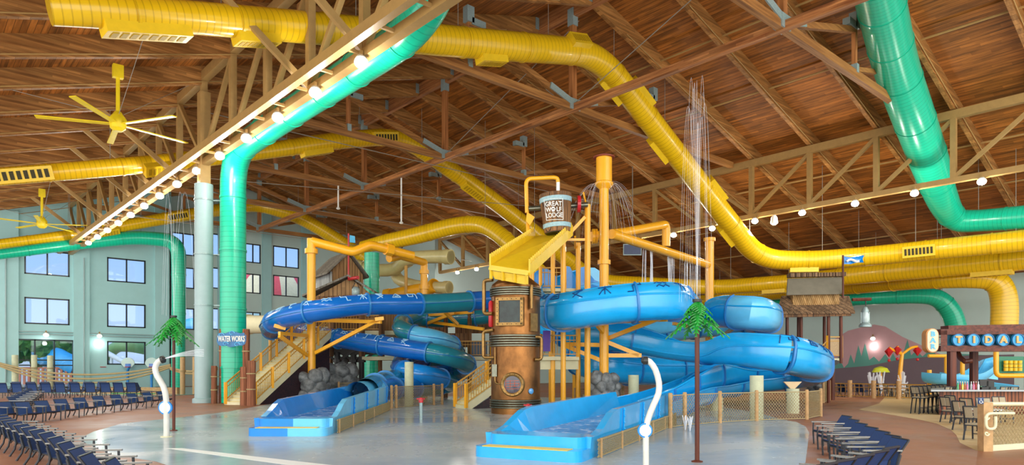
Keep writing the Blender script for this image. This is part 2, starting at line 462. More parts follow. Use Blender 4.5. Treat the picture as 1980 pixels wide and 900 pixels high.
# ------------------------------------------------------------------ roof structure
RD=1.1
gridY=[.4+4.85*k for k in range(0,19)]
rb=MB().beam((RXX,Y0,RZ-.62),(RXX,YG,RZ-.62),.35,1.1)
mk('ridge_beam',rb,M_glulamY,None,label='long glulam ridge beam along the peak of the roof',cat='beam')
for k,y in enumerate(gridY):
    for side,xe in (('left',XL),('right',XR)):
        if side=='right' and y>75 and False: continue
        mb=MB(); s=-1 if side=='left' else 1
        xa=RXX+s*.18; z0=roofz(xa); z1=roofz(xe)
        mb.prism([(xa,y-.14,z0),(xe,y-.14,z1),(xe,y-.14,z1-RD),(xa,y-.14,z0-RD)],(0,.28,0))
        t=thing('roof_rafter',f'glulam rafter on the {side} roof slope, {ORD[k]} from the front','rafter',(xa,y,z0),0,f'rafters of the {side} roof slope')
        mk('rafter_beam',mb,M_glulam,t)
        h=MB(); h.box((xa+s*.15,y,z0-.5),(.3,.36,.8)); mk('beam_hanger',h,M_galv,t)
        p=MB(); zz=lambda x:roofz(x)-RD-.06
        xs=xa+s*3; p.tube([(xs,y-.22,zz(xs)+.18),(xe,y-.22,zz(xe)+.18)],.035,5); mk('sprinkler_pipe',p,M_tan,t)
# long steel trusses
def long_truss(name,label,X,zb,zt,ys,pivot,dbl=False):
    t=thing(name,label,'truss',(X,ys[0],zb))
    mk('bottom_chord',MB().beam((X,ys[0],zb),(X,ys[-1],zb),.40,.36),M_tan,t)
    if dbl:
        mk('bottom_chord',MB().beam((X-1.0,ys[0],zb+.05),(X-1.0,ys[-1],zb+.05),.32,.42),M_tan,t)
        mb=MB()
        for y in [ys[0]+2.42*i for i in range(int((ys[-1]-ys[0])/2.42))]: mb.beam((X-1,y,zb),(X,y,zb),.12,.12)
        mk('chord_tie',mb,M_tan,t,kind='stuff')
    mk('top_chord',MB().beam((X,ys[0],zt),(X,ys[-1],zt),.42,.55),M_tan,t)
    for y in ys: mk('web_post',MB().beam((X,y,zb),(X,y,zt),.34,.34),M_tan,t)
    for a,c in zip(ys[:-1],ys[1:]):
        if (a+c)/2<pivot: p,q=(X,a,zt-.25),(X,c,zb+.15)
        else: p,q=(X,a,zb+.15),(X,c,zt-.25)
        mk('web_diagonal',MB().beam(p,q,.24,.24),M_tan,t)
    return t
GT=[.4+4.85*k for k in range(0,19)]
ZB,ZT=14.6,18.95
long_truss('steel_truss','tan steel truss on the left, carried by the round grey column',14.0,ZB,19.85,[y for y in GT if y<88],44,True)
long_truss('steel_truss','tan steel truss along the right roof slope with floodlights',52.5,ZB,ZT,[y for y in GT if y<75],29.6)
# kick braces out from the left truss
for i,(y) in enumerate([24.65,29.5,48.9,53.75,58.6,68.3,78.0]):
    mb=MB().beam((14,y,ZB+.1),(9.4,y,roofz(9.4)-1.0),.2,.28)
    mk('kick_brace',mb,M_tan,None,label=f'tan brace angling up from the left truss chord, {ORD[i]} from the front',cat='brace',group='braces beside the left truss')
# timber cross trusses with king posts
TY=[16.9,31.2,45.3,58.2,70.5,83.5]
ZK=19.15
for i,y in enumerate(TY):
    t=thing('timber_truss',f'timber cross truss with king post, {ORD[i]} from the front of the hall','truss',(33,y,ZK),0,'timber cross trusses under the ridge')
    mk('king_post',MB().beam((33,y,ZK),(33,y,RZ-1.0),.38,.38),M_glulam_V,t)
    for s,xe in ((-1,14.2),(1,52.3)):
        mk('tie_beam',MB().beam((33,y,ZK),(xe,y,ZK-.0),.36,.46),M_glulam_dk,t)
        xm=33+s*8.6; zm=roofz(xm)-RD-.15
        mk('strut',MB().beam((33+s*.2,y,ZK+.2),(xm,y,zm-.6),.28,.34),M_glulam_dk,t)
        mk('post',MB().beam((xm,y,zm),(xm,y,ZK+.2),.24,.24),M_glulam_V,t)
        mk('brace',MB().beam((xm+s*.1,y,ZK+.35),(xm+s*5.5,y,roofz(xm+s*5.5)-RD-.1),.22,.26),M_glulam_dk,t)
        g=MB(); g.beam((33+s*.3,y,ZK+.28),(33+s*2.2,y,ZK+.28+ (zm-.6-ZK-.2)/8.4*1.9),.44,.40); mk('steel_plate',g,M_galv,t)
        g=MB(); g.box((xm,y,zm-.1),(.5,.42,.9)); g.box((xm-s*.6,y,zm-.45),(1.0,.42,.4)); mk('steel_plate',g,M_galv,t)
        mk('steel_plate',MB().box((xm,y,ZK+.35),(.3,.42,.5)),M_galv,t)
    mk('steel_plate',MB().box((33,y,ZK+.15),(.9,.5,.7)),M_galv,t)
    mk('steel_plate',MB().box((33,y,RZ-1.2),(.46,.5,1.1)),M_galv,t)
mk('longitudinal_tie_beam',MB().beam((33,Y0,ZK-.05),(33,84,ZK-.05),.34,.45),M_glulamY,None,label='long timber tie beam running lengthwise through the king posts',cat='beam')
# wire bracing
for i,(a,c) in enumerate([((33,31.2,19.3),(33.6,16.9,25.0)),((33,45.3,19.3),(33.6,31.2,25.0)),((14,58,17),(52,45,17.5)),((33,69,19),(52,58,16.5)),((14,66,15.2),(52,66,15.2)),((14,45.3,18.2),(52,45.3,18.4))]):
    mk('brace_cable',MB().tube([a,c],.03,5),M_wire,None,label=['thin steel cable rising from the nearest king post foot','thin steel cable rising from the second king post foot','thin cable crossing the hall beyond the steel truss','thin cable sloping down to the far side of the right truss','thin straight cable stretched over the play fort roof','thin cable stretched level between the two long trusses'][i],cat='cable')
# purlin pipes on the right slope
for i,x in enumerate((40,46,58,64,70,76)):
    mk('bridging_pipe',MB().tube([(x,Y0,roofz(x)-.45),(x,74,roofz(x)-.45)],.07,6),M_tan,None,label=f'thin tan pipe bridging the right slope rafters, {ORD[i]} down from the ridge',cat='pipe',group='bridging pipes of the right slope')
# grey column
c0=V(14.0,44.05,0)
t=thing('round_column','tall round grey-blue column carrying the left steel truss','column',c0)
mk('column_shaft',MB().lathe(c0,[(.66,0),(.66,.25),(.53,.3),(.53,13.3)],28),M_col,t,True)
mk('steel_post',MB().beam(c0+V(0,0,13.3),c0+V(0,0,18.9),.6,.6),M_tan,t)
mb=MB()
for z in (5.9,9.0,12.3): mb.lathe(c0+V(0,0,z),[(.57,0),(.57,.07)],28); mb.beam(c0+V(0,0,z+.04),c0+V(1.9,-1.4,z+.04),.06,.06)
mk('strap_band',mb,M_galv,t)

M_vsl=paint('yellow_louver','B8940E',.5)
# ------------------------------------------------------------------ ducts
def duct(name,label,pts,m,rc=2.4,vents=(),world=False,step=.35,collar=4.2,hang=True,ext=0):
    """pts: (px,py,depth,width_px) or world (x,y,z,radius)"""
    w=[]
    for p in pts:
        if world: w.append((Vector(p[:3]),p[3]))
        else: w.append((P(p[0],p[1],p[2]),p[3]*p[2]/F/2))
    if ext: w.append((w[-1][0]+(w[-1][0]-w[-2][0]).normalized()*ext,w[-1][1]))
    # rounded polyline with interpolated radii
    path=rounded([q[0] for q in w],rc,7); L=[0]
    for i in range(1,len(path)): L.append(L[-1]+(path[i]-path[i-1]).length)
    ctrl=[]; 
    for v,r in w:
        j=min(range(len(path)),key=lambda i:(path[i]-v).length); ctrl.append((L[j],r))
    def rad(s):
        for (a,ra),(c,rcv) in zip(ctrl[:-1],ctrl[1:]):
            if s<=c: return ra+(rcv-ra)*max(0,min(1,(s-a)/max(c-a,1e-6)))
        return ctrl[-1][1]
    # resample
    S=L[-1]; n=max(8,int(S/step)); pts2=[]
    def at(s):
        for i in range(1,len(L)):
            if s<=L[i]+1e-9:
                k=(s-L[i-1])/max(L[i]-L[i-1],1e-9); return path[i-1].lerp(path[i],k)
        return path[-1]
    ss=[S*i/n for i in range(n+1)]; pp=[at(s) for s in ss]; rr=[rad(s) for s in ss]
    t=thing(name,label,'duct',pp[0])
    mk('duct_casing',MB().tube(pp,rr,28),m,t,True)
    fr=frames(pp,False)
    if hang:
        for k in range(1,int(S/6.5)+1):
            i=min(n,int(k*6.5/S*n)); c=pp[i]; zr=roofz(c.x)-.1
            if zr>c.z+rr[i]+.3 and abs(fr[i][0].z)<.75: mk('hanger_wire',MB().tube([c+V(0,0,rr[i]-.03),V(c.x,c.y,zr)],.022,4),M_wire,t)
    nb=int(S/collar)
    for k in range(1,nb+1):
        s=k*collar-collar*.3; i=min(n,max(0,int(s/S*n))); tt=fr[i][0]
        mk('joint_collar',MB().tube([pp[i]-tt*.06,pp[i]+tt*.06],rr[i]+.035,28),m,t,True)
    for v in vents:   # (px,py, side 'b' bottom / 'f' facing camera / 'bf')
        best=min(range(len(pp)),key=lambda i:(proj(pp[i])[0]-v[0])**2+(proj(pp[i])[1]-v[1])**2)
        c=pp[best]; tt=fr[best][0]; r=rr[best]
        tc_=(Vector((0,0,CAMZ))-c).normalized(); down=Vector((0,0,-1))
        dirv={'b':down,'f':tc_,'bf':(down+tc_).normalized(),'uf':(-down*.6+tc_).normalized(),'s':tt.cross(tc_).normalized(),'t':-tt.cross(tc_).normalized()}[v[2]]
        dirv=(dirv-tt*dirv.dot(tt)).normalized(); sd=tt.cross(dirv).normalized()
        R=Matrix((tt,sd,dirv)).transposed(); ln=v[3] if len(v)>3 else 2.6
        g=mk('duct_vent',MB().box(c+dirv*(r+.02),(ln,.85,.45),R=R),M_yelp,t)
        sl=MB()
        for q in range(8): sl.box(c+dirv*(r+.25)+tt*(ln*.9)*((q+.5)/8-.5),(ln*.07,.5,.03),R=R)
        mk('vent_slot',sl,M_dark if v[2]=='f' else M_vsl,g)
    return t
def proj(p):
    d=p.x*FX+p.y*FY; r=p.x*RX+p.y*RY
    return (CXP+r/max(d,.01)*F, HY-(p.z-CAMZ)/max(d,.01)*F)
duct('yellow_duct','thick yellow duct crossing the top left and dropping down the right roof slope',
 [(94,14,25,66),(200,20,26,66),(345,32,27.9,60),(570,51,31.5,58),(850,78,37,57),(1000,91,40,54),(1155,103,44.6,48),(1305,295,51,42),(1466,502,58.2,38),(1567,505,57.5,36),(1700,494,55.5,37),(2010,462,49,42)],M_yel,2.4,
 [(280,20,'b',3.2),(490,60,'b',1.9),(950,90,'b',1.7),(1108,97,'uf',1.6),(1225,190,'t',2.2),(1195,160,'s',2.2),(1290,275,'s',2.2),(1378,370,'t',2.2),(1430,440,'s',2.0),(1553,512,'b',2.2),(1780,484,'f',2.2)],ext=12)
duct('yellow_duct','second yellow duct, rising behind the teal pipe and falling behind the bucket',
 [(-12,343,41.7,34),(280,319,46.5,33),(520,292,53,30),(640,273,56.5,32),(775,262,60.6,32),(901,349,65.5,32),(988,414,70,32),(1150,545,77,28),(1380,557,74,28),(1520,547,68,30),(1680,530,62,36),(2010,498,53,45)],M_yel,2.6,
 [(45,338,'f',3.2),(310,318,'bf',2.6),(610,280,'b',2.6),(740,264,'f',2.4),(910,360,'bf',2.6),(1500,552,'b',2.4),(1920,515,'b',2.8)],ext=12)
duct('yellow_duct','third yellow duct, farthest back along the window wall',
 [(-12,474,66,19),(120,458,69,21),(330,421,75,23),(490,396,84,24),(530,404,84.5,25),(588,424,86,25),(665,472,88,26),(720,510,89,26)],M_yel,2.4,[(340,420,'f',2.4),(200,440,'bf',2.4)])
duct('yellow_duct','fat yellow duct arching over the play fort beside the far floodlights',
 [(700,478,66,22),(748,468,65,30),(811,455,64,33),(880,436,63,33),(932,433,62,33),(965,452,61,33),(1010,495,60,33),(1060,545,59,33)],M_yel,2.0,[])
duct('yellow_duct','lowest yellow duct, turning down beside the bar',
 [(1290,588,85,20),(1460,572,80,22),(1660,555,68,27),(1765,545,62,31),(1865,538,58,38),(1925,538,57,44),(1944,575,57,46),(1940,660,57,46)],M_yel,2.2,[(1560,568,'b',2.2)])
duct('teal_duct','teal duct standing behind the log gate and running along under the left truss',
 [(15.2,42.5,0.02,.75),(15.2,42.5,15.1,.75),(15.2,36,15.25,.72),(15.2,22.6,15.3,.72),(15.35,20.8,17.2,.75),(15.4,20.6,19.5,.75)],M_teal,2.2,world=True,collar=3.4,hang=False)
duct('teal_duct','far teal duct along the window wall, dropping down at its corner',
 [(-12,494,65,19),(150,472,70,22),(260,459,73,26),(345,466,75,27),(346,560,75,25),(344,751.5,75,25)],M_teal,1.6)
duct('teal_duct','large teal duct coming down the right roof slope from the top edge',
 [(1692,-40,36,88),(1702,0,37.5,86),(1730,125,42.5,78),(1760,210,45,74),(1797,312,49,66),(1820,385,51.5,54),(1845,428,53,44),(1890,428,52,42),(2010,418,49,47)],M_teal,2.8,collar=3.6,ext=12)
duct('teal_duct','teal duct crossing low in front of the mural wall and bending down behind the bar',
 [(1470,591,80,20),(1560,585,76,22),(1661,578,70,26),(1765,572,67,30),(1812,573,66,34),(1840,602,66,37),(1850,640,66,37)],M_teal,2.0)

# ------------------------------------------------------------------ truss floodlights
def flood(loc,label,group,dirv=(0,0,-1),pw=None):
    t=thing('floodlight',label,'light',loc,0,group); loc=Vector(loc)
    tgt=(Vector((0,0,CAMZ))-loc).normalized(); d=(tgt+Vector((0,0,-.8))).normalized()
    mk('lamp_bracket',MB().box(loc+V(0,0,.28),(.12,.12,.3)),M_tan,t)
    mk('lamp_housing',MB().lathe(loc-d*.22,[(.12,-.05),(.22,.05),(.27,.28)],14,d),M_white,t,True)
    mk('lamp_lens',MB().lathe(loc+d*.04,[(.2,.02),(.17,.05),(.05,.07)],14,d),M_lamp,t,True)
    l=bpy.data.lights.new('floodlight_glow','POINT'); l.energy=(pw or LAMP_W); l.shadow_soft_size=.25;  l.color=(1,.95,.87)
    lo=bpy.data.objects.new('lamp_light',l); COL.objects.link(lo); lo.parent=t
    lo.location=V(0,0,-.9); lo.rotation_euler=d.to_track_quat('-Z','Y').to_euler()
    return t
for i in range(14):
    y=24.4+4.0*i
    flood((13.7 if i%1==0 else 14,y,ZB-.42),f'round white floodlight under the left truss, {ORD[i]} from the front','floodlights under the left truss')
for i in range(8):
    flood((52.3,13.3+3.95*i,ZB-.42),f'round white floodlight under the right truss, {ORD[i]} from the right edge','floodlights under the right truss')
for i,px in enumerate((967,925,888)):
    q=PX(px,510,52.5); flood((52.2,q.y,ZB-.42),f'round white floodlight on the far end of the right truss, {ORD[i]} from the copper tower','floodlights at the far end of the right truss')
for i,(px,py,Yw) in enumerate(((88,648,YF),(191,650,YF))):
    q=PY(px,py,Yw)+V(0,-.35,0)
    flood(q,['wall light above the glass doors','wall light between the doors and the window columns'][i],'wall lights on the pale green wall',pw=50)
flood(PX(1690,655,XR)+V(-.34,0,0),'wall light shining on the mural mountain','wall light on mural',pw=60)

# ------------------------------------------------------------------ ceiling fans
def fan(px,py,d,ztop,label,rot,ps):
    c=P(px,py,d); t=thing('ceiling_fan',label,'fan',c)
    M=paint('fan_yellow','E8CC20',.35)
    mk('mounting_bracket',MB().box((c.x,c.y,ztop-.35),(.5,.3,.7)),M,t)
    mk('down_rod',MB().tube([(c.x,c.y,c.z+.3),(c.x,c.y,ztop-.3)],.10,10),M,t)
    mk('motor_hub',MB().lathe(c,[(.2,-.45),(.38,-.3),(.42,0),(.42,.2),(.25,.45),(.15,.6)],18),M,t,True)
    for k in range(5):
        a=math.radians(rot+72*k); dx=V(math.cos(a),math.sin(a),0)
        mk('fan_blade',MB().prism([c+dx*.35+V(0,0,-.1)+V(-dx.y,dx.x,.1)*.13,c+dx*ps+V(0,0,-.1)+V(-dx.y,dx.x,.1)*.16,c+dx*ps+V(0,0,-.1)-V(-dx.y,dx.x,.1)*.16,c+dx*.35+V(0,0,-.1)-V(-dx.y,dx.x,.1)*.13],(0,0,.05)),M,t)
    for k in range(3):
        a=math.radians(30+120*k); mk('guy_wire',MB().tube([c+V(0,0,.3),(c.x+5*math.cos(a),c.y+5*math.sin(a),roofz(c.x+5*math.cos(a))-RD)],.015,4),M_wire,t)
fan(228,238,37,P(228,126,37).z,'large yellow five-blade ceiling fan, the nearer of the two',12,3.8)
fan(81,432,62,P(81,366,62).z,'small-looking yellow five-blade ceiling fan farther back on the left',40,3.8)

for i,(px,y0,y1) in enumerate(((654,352,402),(776,381,430))):
    a=PY(px,y0,58.2 if i==0 else 52); c=V(a.x,a.y,PY(px,y1,58.2 if i==0 else 52).z)
    t=thing('pendant_sensor',['long white hanging rod nearer the teal pipe','long white hanging rod nearer the tipping bucket'][i],'pendant',c)
    mk('rod',MB().tube([V(a.x,a.y,ZK+.1),c],.07,8),M_white,t); mk('rod_head',MB().lathe(c+V(0,0,-.15),[(.12,0),(.2,.08),(.1,.2)],10),M_white,t)
c=PX(1497,425,52.5); t=thing('hanging_speaker','small pale hanging speaker under the right truss','speaker',c)
mk('speaker_body',MB().lathe(c+V(0,0,-.45),[(.12,0),(.3,.15),(.25,.6),(.12,.8)],12),M_white,t,True); mk('hanger',MB().tube([c+V(0,0,.3),V(c.x,c.y,ZB-.1)],.04,6),M_wire,t)
c=P(1223,483,62); t=thing('framed_screen','small dark blue framed screen high up behind the sloping yellow pipe','screen',c)
mk('screen_panel',MB().box(c,(1.5,.1,.85),rz=-YAW),paint('screen_navy','26345C',.3),t); mk('screen_frame',MB().box(c+FV*.08,(1.65,.08,1.0),rz=-YAW),M_galv,t)
mk('hanger',MB().tube([c+V(0,0,.4),V(c.x,c.y,roofz(c.x)-.1)],.04,6),M_wire,t)
# ================================================================== attractions
M_bl_dk=paint('slide_dark_blue','0868C4',.22,0,.1,2,.3)
M_bl_md=paint('slide_mid_blue','108AE0',.22,0,.1,2,.3)
M_bl_br=paint('slide_bright_blue','1AAAEE',.22,0,.08,2,.3)
M_bl_lt=paint('slide_light_blue','66C8F6',.22,0,.08,2,.3)
M_bl_tl=paint('slide_teal','1A8498',.22,0,.1,2,.3)
M_flange=paint('slide_flange_blue','2A7FC4',.35,0,.1)
M_glyph_l=paint('pale_glyph_paint','A8D8F4',.5)
M_glyph_d=paint('dark_glyph_paint','0B4C8C',.5)
M_rock=paint('grey_rock','8C9092',.6,0,.45,3,0,(1,1,1),.6,'565A5C')
M_copper=paint('copper_shell','9A6634',.38,.75,.35,1.6,0,(1,1,.7),.05,'6A4420')
M_brass=paint('aged_brass','94703C',.35,.7,.3,6)
M_rib=paint('ribbed_steel','7C7C6C',.3,.8,.3,8)
M_red=paint('red_paint','C4242C',.35,0,.1)
M_glassd=glass('tinted_glass','8FA8B0',.15)
M_bwood=wood('bucket_staves','9A6E42','4A2E18','Z',.6,.16,'X',.08,.8)
M_hwood=wood('cabin_boards','B08A5C','6E4A2C','Z',.7,.22,'X',.10,.8)
M_hwood2=wood('dark_cabin_boards','86603E','4C3220','Z',.7,.25,'X',.10,.8)
M_shing=wood('weathered_roof','8A8478','5E584E','X',.8,.3,'Y',.08)
M_log=wood('bark_log','9C6448','4E2C1E','Z',.85,0,'X',.1,1.2)
M_blue_band=paint('pale_blue_band','9CC0C8',.5,0,.2,10)
M_skin=paint('black_steel','2C2826',.5)
M_brown=wood('bar_mahogany','6E3420','3E1A10','X',.4)
M_brownV=wood('bar_post_mahogany','6E3824','40201A','Z',.45)
M_sky=paint('sign_blue','1F6FA8',.4,0,.25,4)
M_disc=paint('disc_blue','1E9AD2',.35)
M_gold=paint('letter_gold','D8A058',.4)
M_orange=paint('sign_orange_edge','C88848',.45)
def water_mat(name,fac,c='F4F8FF'):
    t=NT(name); tr=t.n('ShaderNodeBsdfTransparent'); df=t.n('ShaderNodeBsdfDiffuse'); df.inputs[0].default_value=s2l(c)
    mx=t.n('ShaderNodeMixShader'); mx.inputs[0].default_value=fac
    t.L(tr.outputs[0],mx.inputs[1]); t.L(df.outputs[0],mx.inputs[2]); t.L(mx.outputs[0],t.t.nodes['Material Output'].inputs[0]); return t.m
M_jet=water_mat('falling_water',.42)
M_jet2=water_mat('fine_spray',.15)
def foam():
    t=NT('foaming_water'); n=t.noise(t.coord((1,1,1)),2.2,8,.7,.8)
    t.fin(t.ramp(n,[(.40,s2l('1768B8')),(.52,s2l('3C8CD0')),(.60,s2l('E4EAF6'))]),.12); t.bump(n,.5,.05); return t.m
M_foam=foam()
def text_geo(txt,size,ext=.02,font_off=0.0):
    cu=bpy.data.curves.new('lettering','FONT'); cu.body=txt; cu.size=size; cu.extrude=ext; cu.align_x='CENTER'; cu.align_y='CENTER'; cu.offset=font_off; cu.resolution_u=3
    o=bpy.data.objects.new('lettering',cu); COL.objects.link(o)
    dg=bpy.context.evaluated_depsgraph_get(); dg.update(); me=bpy.data.meshes.new_from_object(o.evaluated_get(dg))
    v=[q.co.copy() for q in me.vertices]; f=[tuple(p.vertices) for p in me.polygons]
    bpy.data.objects.remove(o); bpy.data.curves.remove(cu); bpy.data.meshes.remove(me); return v,f
RV=V(RX,RY,0); FV=V(FX,FY,0); UP=V(0,0,1)
def place_geo(vf,c,x,y,z):
    c=Vector(c); return MB().add([c+x*v.x+y*v.y+z*v.z for v in vf[0]],vf[1])

# ---- slides ------------------------------------------------------
GLY=[[[(0,0),(0,1),(1,1),(1,.35),(.4,.35),(.4,.65)]],[[(0,.2),(.5,1),(1,.2),(0,.2)],[(.3,.4),(.7,.4)]],[[(.1,1),(.9,1),(.1,.5),(.9,0)],[(.2,.1),(.8,.8)]],
     [[(.5,0),(.5,1)],[(0,.7),(1,.7)],[(.1,0),(.5,.6),(.9,0)]],[[(0,0),(.4,0),(.4,.6),(1,.6),(1,1)]],[[(0,.3),(.25,.5),(.5,.3),(.75,.5),(1,.3)],[(0,.7),(.25,.9),(.5,.7),(.75,.9),(1,.7)]],
     [[(.2,0),(.5,.7),(.9,0)],[(0,.8),(1,.8)]],[[(0,1),(1,1)],[(.5,1),(.5,.1),(.1,.1)]]]
def flume(name,label,pts,r,arc,mats,glyphs=None,n=20,sec=3.4,gm=None,group=None):
    """pts (px,py,d[,r]); mats list of (fraction,mat)"""
    ctrl=[tuple(P(p[0],p[1],p[2]))+((p[3] if len(p)>3 else r),)+(tuple(p[4:6]) if len(p)>5 else (arc or (0,0))) for p in pts]
    cp=catmull(ctrl,.35); pos=[Vector(c[:3]) for c in cp]; rad=[c[3] for c in cp]; A0=[c[4] for c in cp]; A1=[c[5] for c in cp]
    fr=frames(pos,True); L=[0]
    for a,c in zip(pos[:-1],pos[1:]): L.append(L[-1]+(c-a).length)
    S=L[-1]; t=thing(name,label,'water slide',pos[0],0,group)
    ns=max(2,int(S/sec)); cuts=[min(range(len(L)),key=lambda i:abs(L[i]-S*k/ns)) for k in range(ns+1)]
    for k in range(ns):
        i,j=cuts[k],cuts[k+1]; f=(k+.5)/ns; m=[q for fq,q in mats if f<=fq][0]; a0,a1=(A0[i:j+1],A1[i:j+1])
        mk('flume_section',MB().tube(pos[i:j+1],rad[i:j+1],n,False,a0,a1,.05,True),m,t,True) if arc else mk('flume_section',tube_z(pos[i:j+1],rad[i:j+1],n,fr[i:j+1]),m,t,True)
        tt=fr[i][0]
        fl=MB()
        if arc: fl.tube([pos[i]-tt*.05,pos[i]+tt*.05],rad[i]+.09,n,False,A0[i],A1[i],.14,True)
        else: fl.tube([pos[i]-tt*.05,pos[i]+tt*.05],rad[i]+.09,n,True)
        mk('joint_flange',fl,M_flange,t,True)
    if not arc:
        sm=MB()
        for s in (-1,1): sm.tube([p+f[1]*s*(q+.015) for p,f,q in zip(pos,fr,rad)],.03,5)
        mk('seam_strip',sm,M_flange,t)
    else:
        rm=MB()
        for AA,o_ in ((A0,0),(A1,0),(A1,42)):
            rm.tube([p+(f[1]*math.sin(math.radians(a-o_))-f[2]*math.cos(math.radians(a-o_)))*(q*sup(math.radians(a-o_))-.02+.03*(o_>0)) for p,f,q,a in zip(pos,fr,rad,AA)],.05,6)
        mk('rim_strip',rm,mats[0][1],t,True)
    if glyphs:
        def Lc(ci):
            q=Vector(ctrl[min(ci,len(ctrl)-1)][:3]); return L[min(range(len(pos)),key=lambda i:(pos[i]-q).length)]
        for s0,s1,ang0,size in glyphs:
            s=Lc(s0); k=0; se=Lc(s1)
            while s<se:
                gmb=MB()
                g=GLY[k%len(GLY)]; k+=1
                def onsurf(u,v):
                    ss=s+u*size; i=min(range(len(L)),key=lambda i:abs(L[i]-ss)); i=max(0,min(len(L)-2,i if L[i]<=ss else i-1))
                    w=(ss-L[i])/max(L[i+1]-L[i],1e-6); w=max(0,min(1,w)); p=pos[i].lerp(pos[i+1],w); sd=fr[i][1].lerp(fr[i+1][1],w); u_=fr[i][2].lerp(fr[i+1][2],w); q=rad[i]*(1-w)+rad[i+1]*w
                    a=math.radians(ang0)+v*size/q*(1 if ang0>0 else -1); return p+(sd*math.sin(a)-u_*math.cos(a))*(q*(sup(a) if arc else 1)+.014)
                for st in g:
                    for (ua,va),(ub,vb) in zip(st[:-1],st[1:]):
                        gmb.tube([onsurf(ua+(ub-ua)*q/3,va+(vb-va)*q/3) for q in range(4)],.028,4)
                mk('painted_glyph',gmb,gm,t); s+=size*2.0
    return t,pos,fr,rad
def tube_z(pos,rad,n,fr):
    mb=MB(); vs=[];fs=[]
    for p,r,(t,sd,u) in zip(pos,rad,fr):
        for k in range(n):
            a=2*math.pi*k/n; vs.append(p+(sd*math.sin(a)-u*math.cos(a))*r)
    for i in range(len(pos)-1):
        for k in range(n):
            k2=(k+1)%n; fs.append((i*n+k,i*n+k2,(i+1)*n+k2,(i+1)*n+k))
    return mb.add(vs,fs)
# left, closed tubes
flume('tube_slide','dark blue closed tube slide coiling around the left yellow pole',
 [(1010,580,46),(945,581,45.5),(870,586,44),(800,589,42.5),(700,590,41),(620,600,40),(565,611,40.5),(533,622,42),(522,634,44.5),(540,643,47.5),(575,643,48.5),(630,652,47),(710,664,45.5),(793,676,44.5),(860,688,44),(897,701,45.5),(900,716,48.5),(865,722,50),(800,728,47),(750,738,42),(722,748,37),(708,757,34)],.62,None,
 [(.06,M_bl_dk),(.11,M_bl_tl),(.42,M_bl_dk),(.60,M_bl_dk),(.68,M_bl_tl),(.78,M_bl_dk),(1,M_bl_tl)],[(3,7,-118,.5),(10,13,118,.45)],gm=M_glyph_l)
flume('tube_slide','teal and light blue tube slide coiling beside the pale column',
 [(1010,600,51),(930,612,50.5),(860,618,51),(810,616,51),(782,624,49),(778,637,46.5),(800,648,45.5),(840,656,45.5),(872,668,47.5),(880,684,51),(850,697,52),(800,696,50),(775,706,47),(782,718,44.5),(815,725,43.5),(852,733,45),(866,743,47.5),(820,750,45),(760,752,40),(720,758,36),(690,764,33)],.62,None,
 [(.20,M_bl_tl),(.28,M_bl_tl),(.36,M_bl_lt),(.48,M_bl_tl),(.58,M_bl_dk),(.66,M_bl_md),(.78,M_bl_tl),(.9,M_bl_dk),(1,M_bl_lt)])
# right, open flumes
flume('open_slide','bright blue open slide with the highest coil left of the tall yellow pole',
 [(1150,545,39.5),(1115,552,39),(1085,566,38.5),(1065,584,37),(1072,603,34.5),(1105,602,33),(1150,595,32.3),(1210,587,32),(1265,583,32.3),(1298,584,33.5),(1316,590,36.5,.85,-82,120),(1338,597,40.5,.8,-95,92),(1368,602,42,.85,-85,110),(1410,603,40.5,.95),(1450,606,39,.95),(1480,613,40.3),(1470,620,44),(1410,624,46),(1320,632,45.5),(1230,650,43),(1160,668,42.5),(1122,686,40.8),(1138,700,39),(1180,710,38.8),(1240,716,40.5),(1340,716,43),(1440,712,45.5),(1520,707,45.5),(1562,703,43.5),(1560,706,41),(1500,710,40),(1430,713,38.5),(1370,724,36,.85,-120,95),(1320,741,33,.8,-115,85),(1270,758,30,.78,-100,85),(1228,770,28,.74,-95,90),(1200,780,26.6,.70,-95,95)],.88,(-82,150),
 [(.16,M_bl_br),(.30,M_bl_br),(.46,M_bl_lt),(.7,M_bl_br),(1,M_bl_br)],[(4,9,118,.55)],gm=M_glyph_d,sec=3.8)
flume('open_slide','bright blue open slide with the wide lower coil over the pale concrete columns',
 [(1120,600,41),(1085,606,39.5),(1068,620,39.6,.9),(1080,634,38.4,.9,-82,120),(1110,640,38.0,.9,-100,98),(1170,645,37.8,.9,-140,98),(1240,654,37.5,.9,-125,98),(1310,666,36.5,.87,-95,100),(1380,672,34.8,.84,-82,104),(1430,673,33.3,.85,-82,135),(1500,683,31.8,.85),(1550,694,32.5,.85),(1576,706,34.5),(1560,720,37.5),(1500,728,38.5),(1440,733,38),(1385,742,36),(1345,754,33,.75,-95,110),(1310,767,29.8,.75,-100,100),(1285,776,27.5,.72,-95,95),(1268,782,26.2,.70,-95,95)],.80,(-82,150),
 [(1,M_bl_br)],[(10,13,118,.55)],gm=M_glyph_d,sec=3.8)
# flared entry of the high slide
t=thing('slide_entry','flared blue slide entry with wavy side walls beside the tall yellow pole','slide entry',P(1130,560,38))
for (a,bq,m) in (([(1095,560),(1095,515),(1102,516),(1112,536),(1122,545),(1135,548),(1150,552),(1165,556),(1165,566)],38.2,M_bl_md),([(1122,548),(1122,518),(1130,516),(1140,530),(1150,542),(1165,548),(1165,556)],39.6,M_bl_md),([(1140,548),(1140,518),(1150,518),(1165,528),(1175,545),(1182,560)],40.8,M_bl_lt)):
    mk('side_wall',MB().prism([P(x,y,bq) for x,y in a],FV*.12),m,t)
mk('entry_floor',MB().prism([P(1095,562,38.2),P(1175,562,38.2),P(1175,560,40.8),P(1095,560,40.8)],V(0,0,.1)),M_bl_md,t)
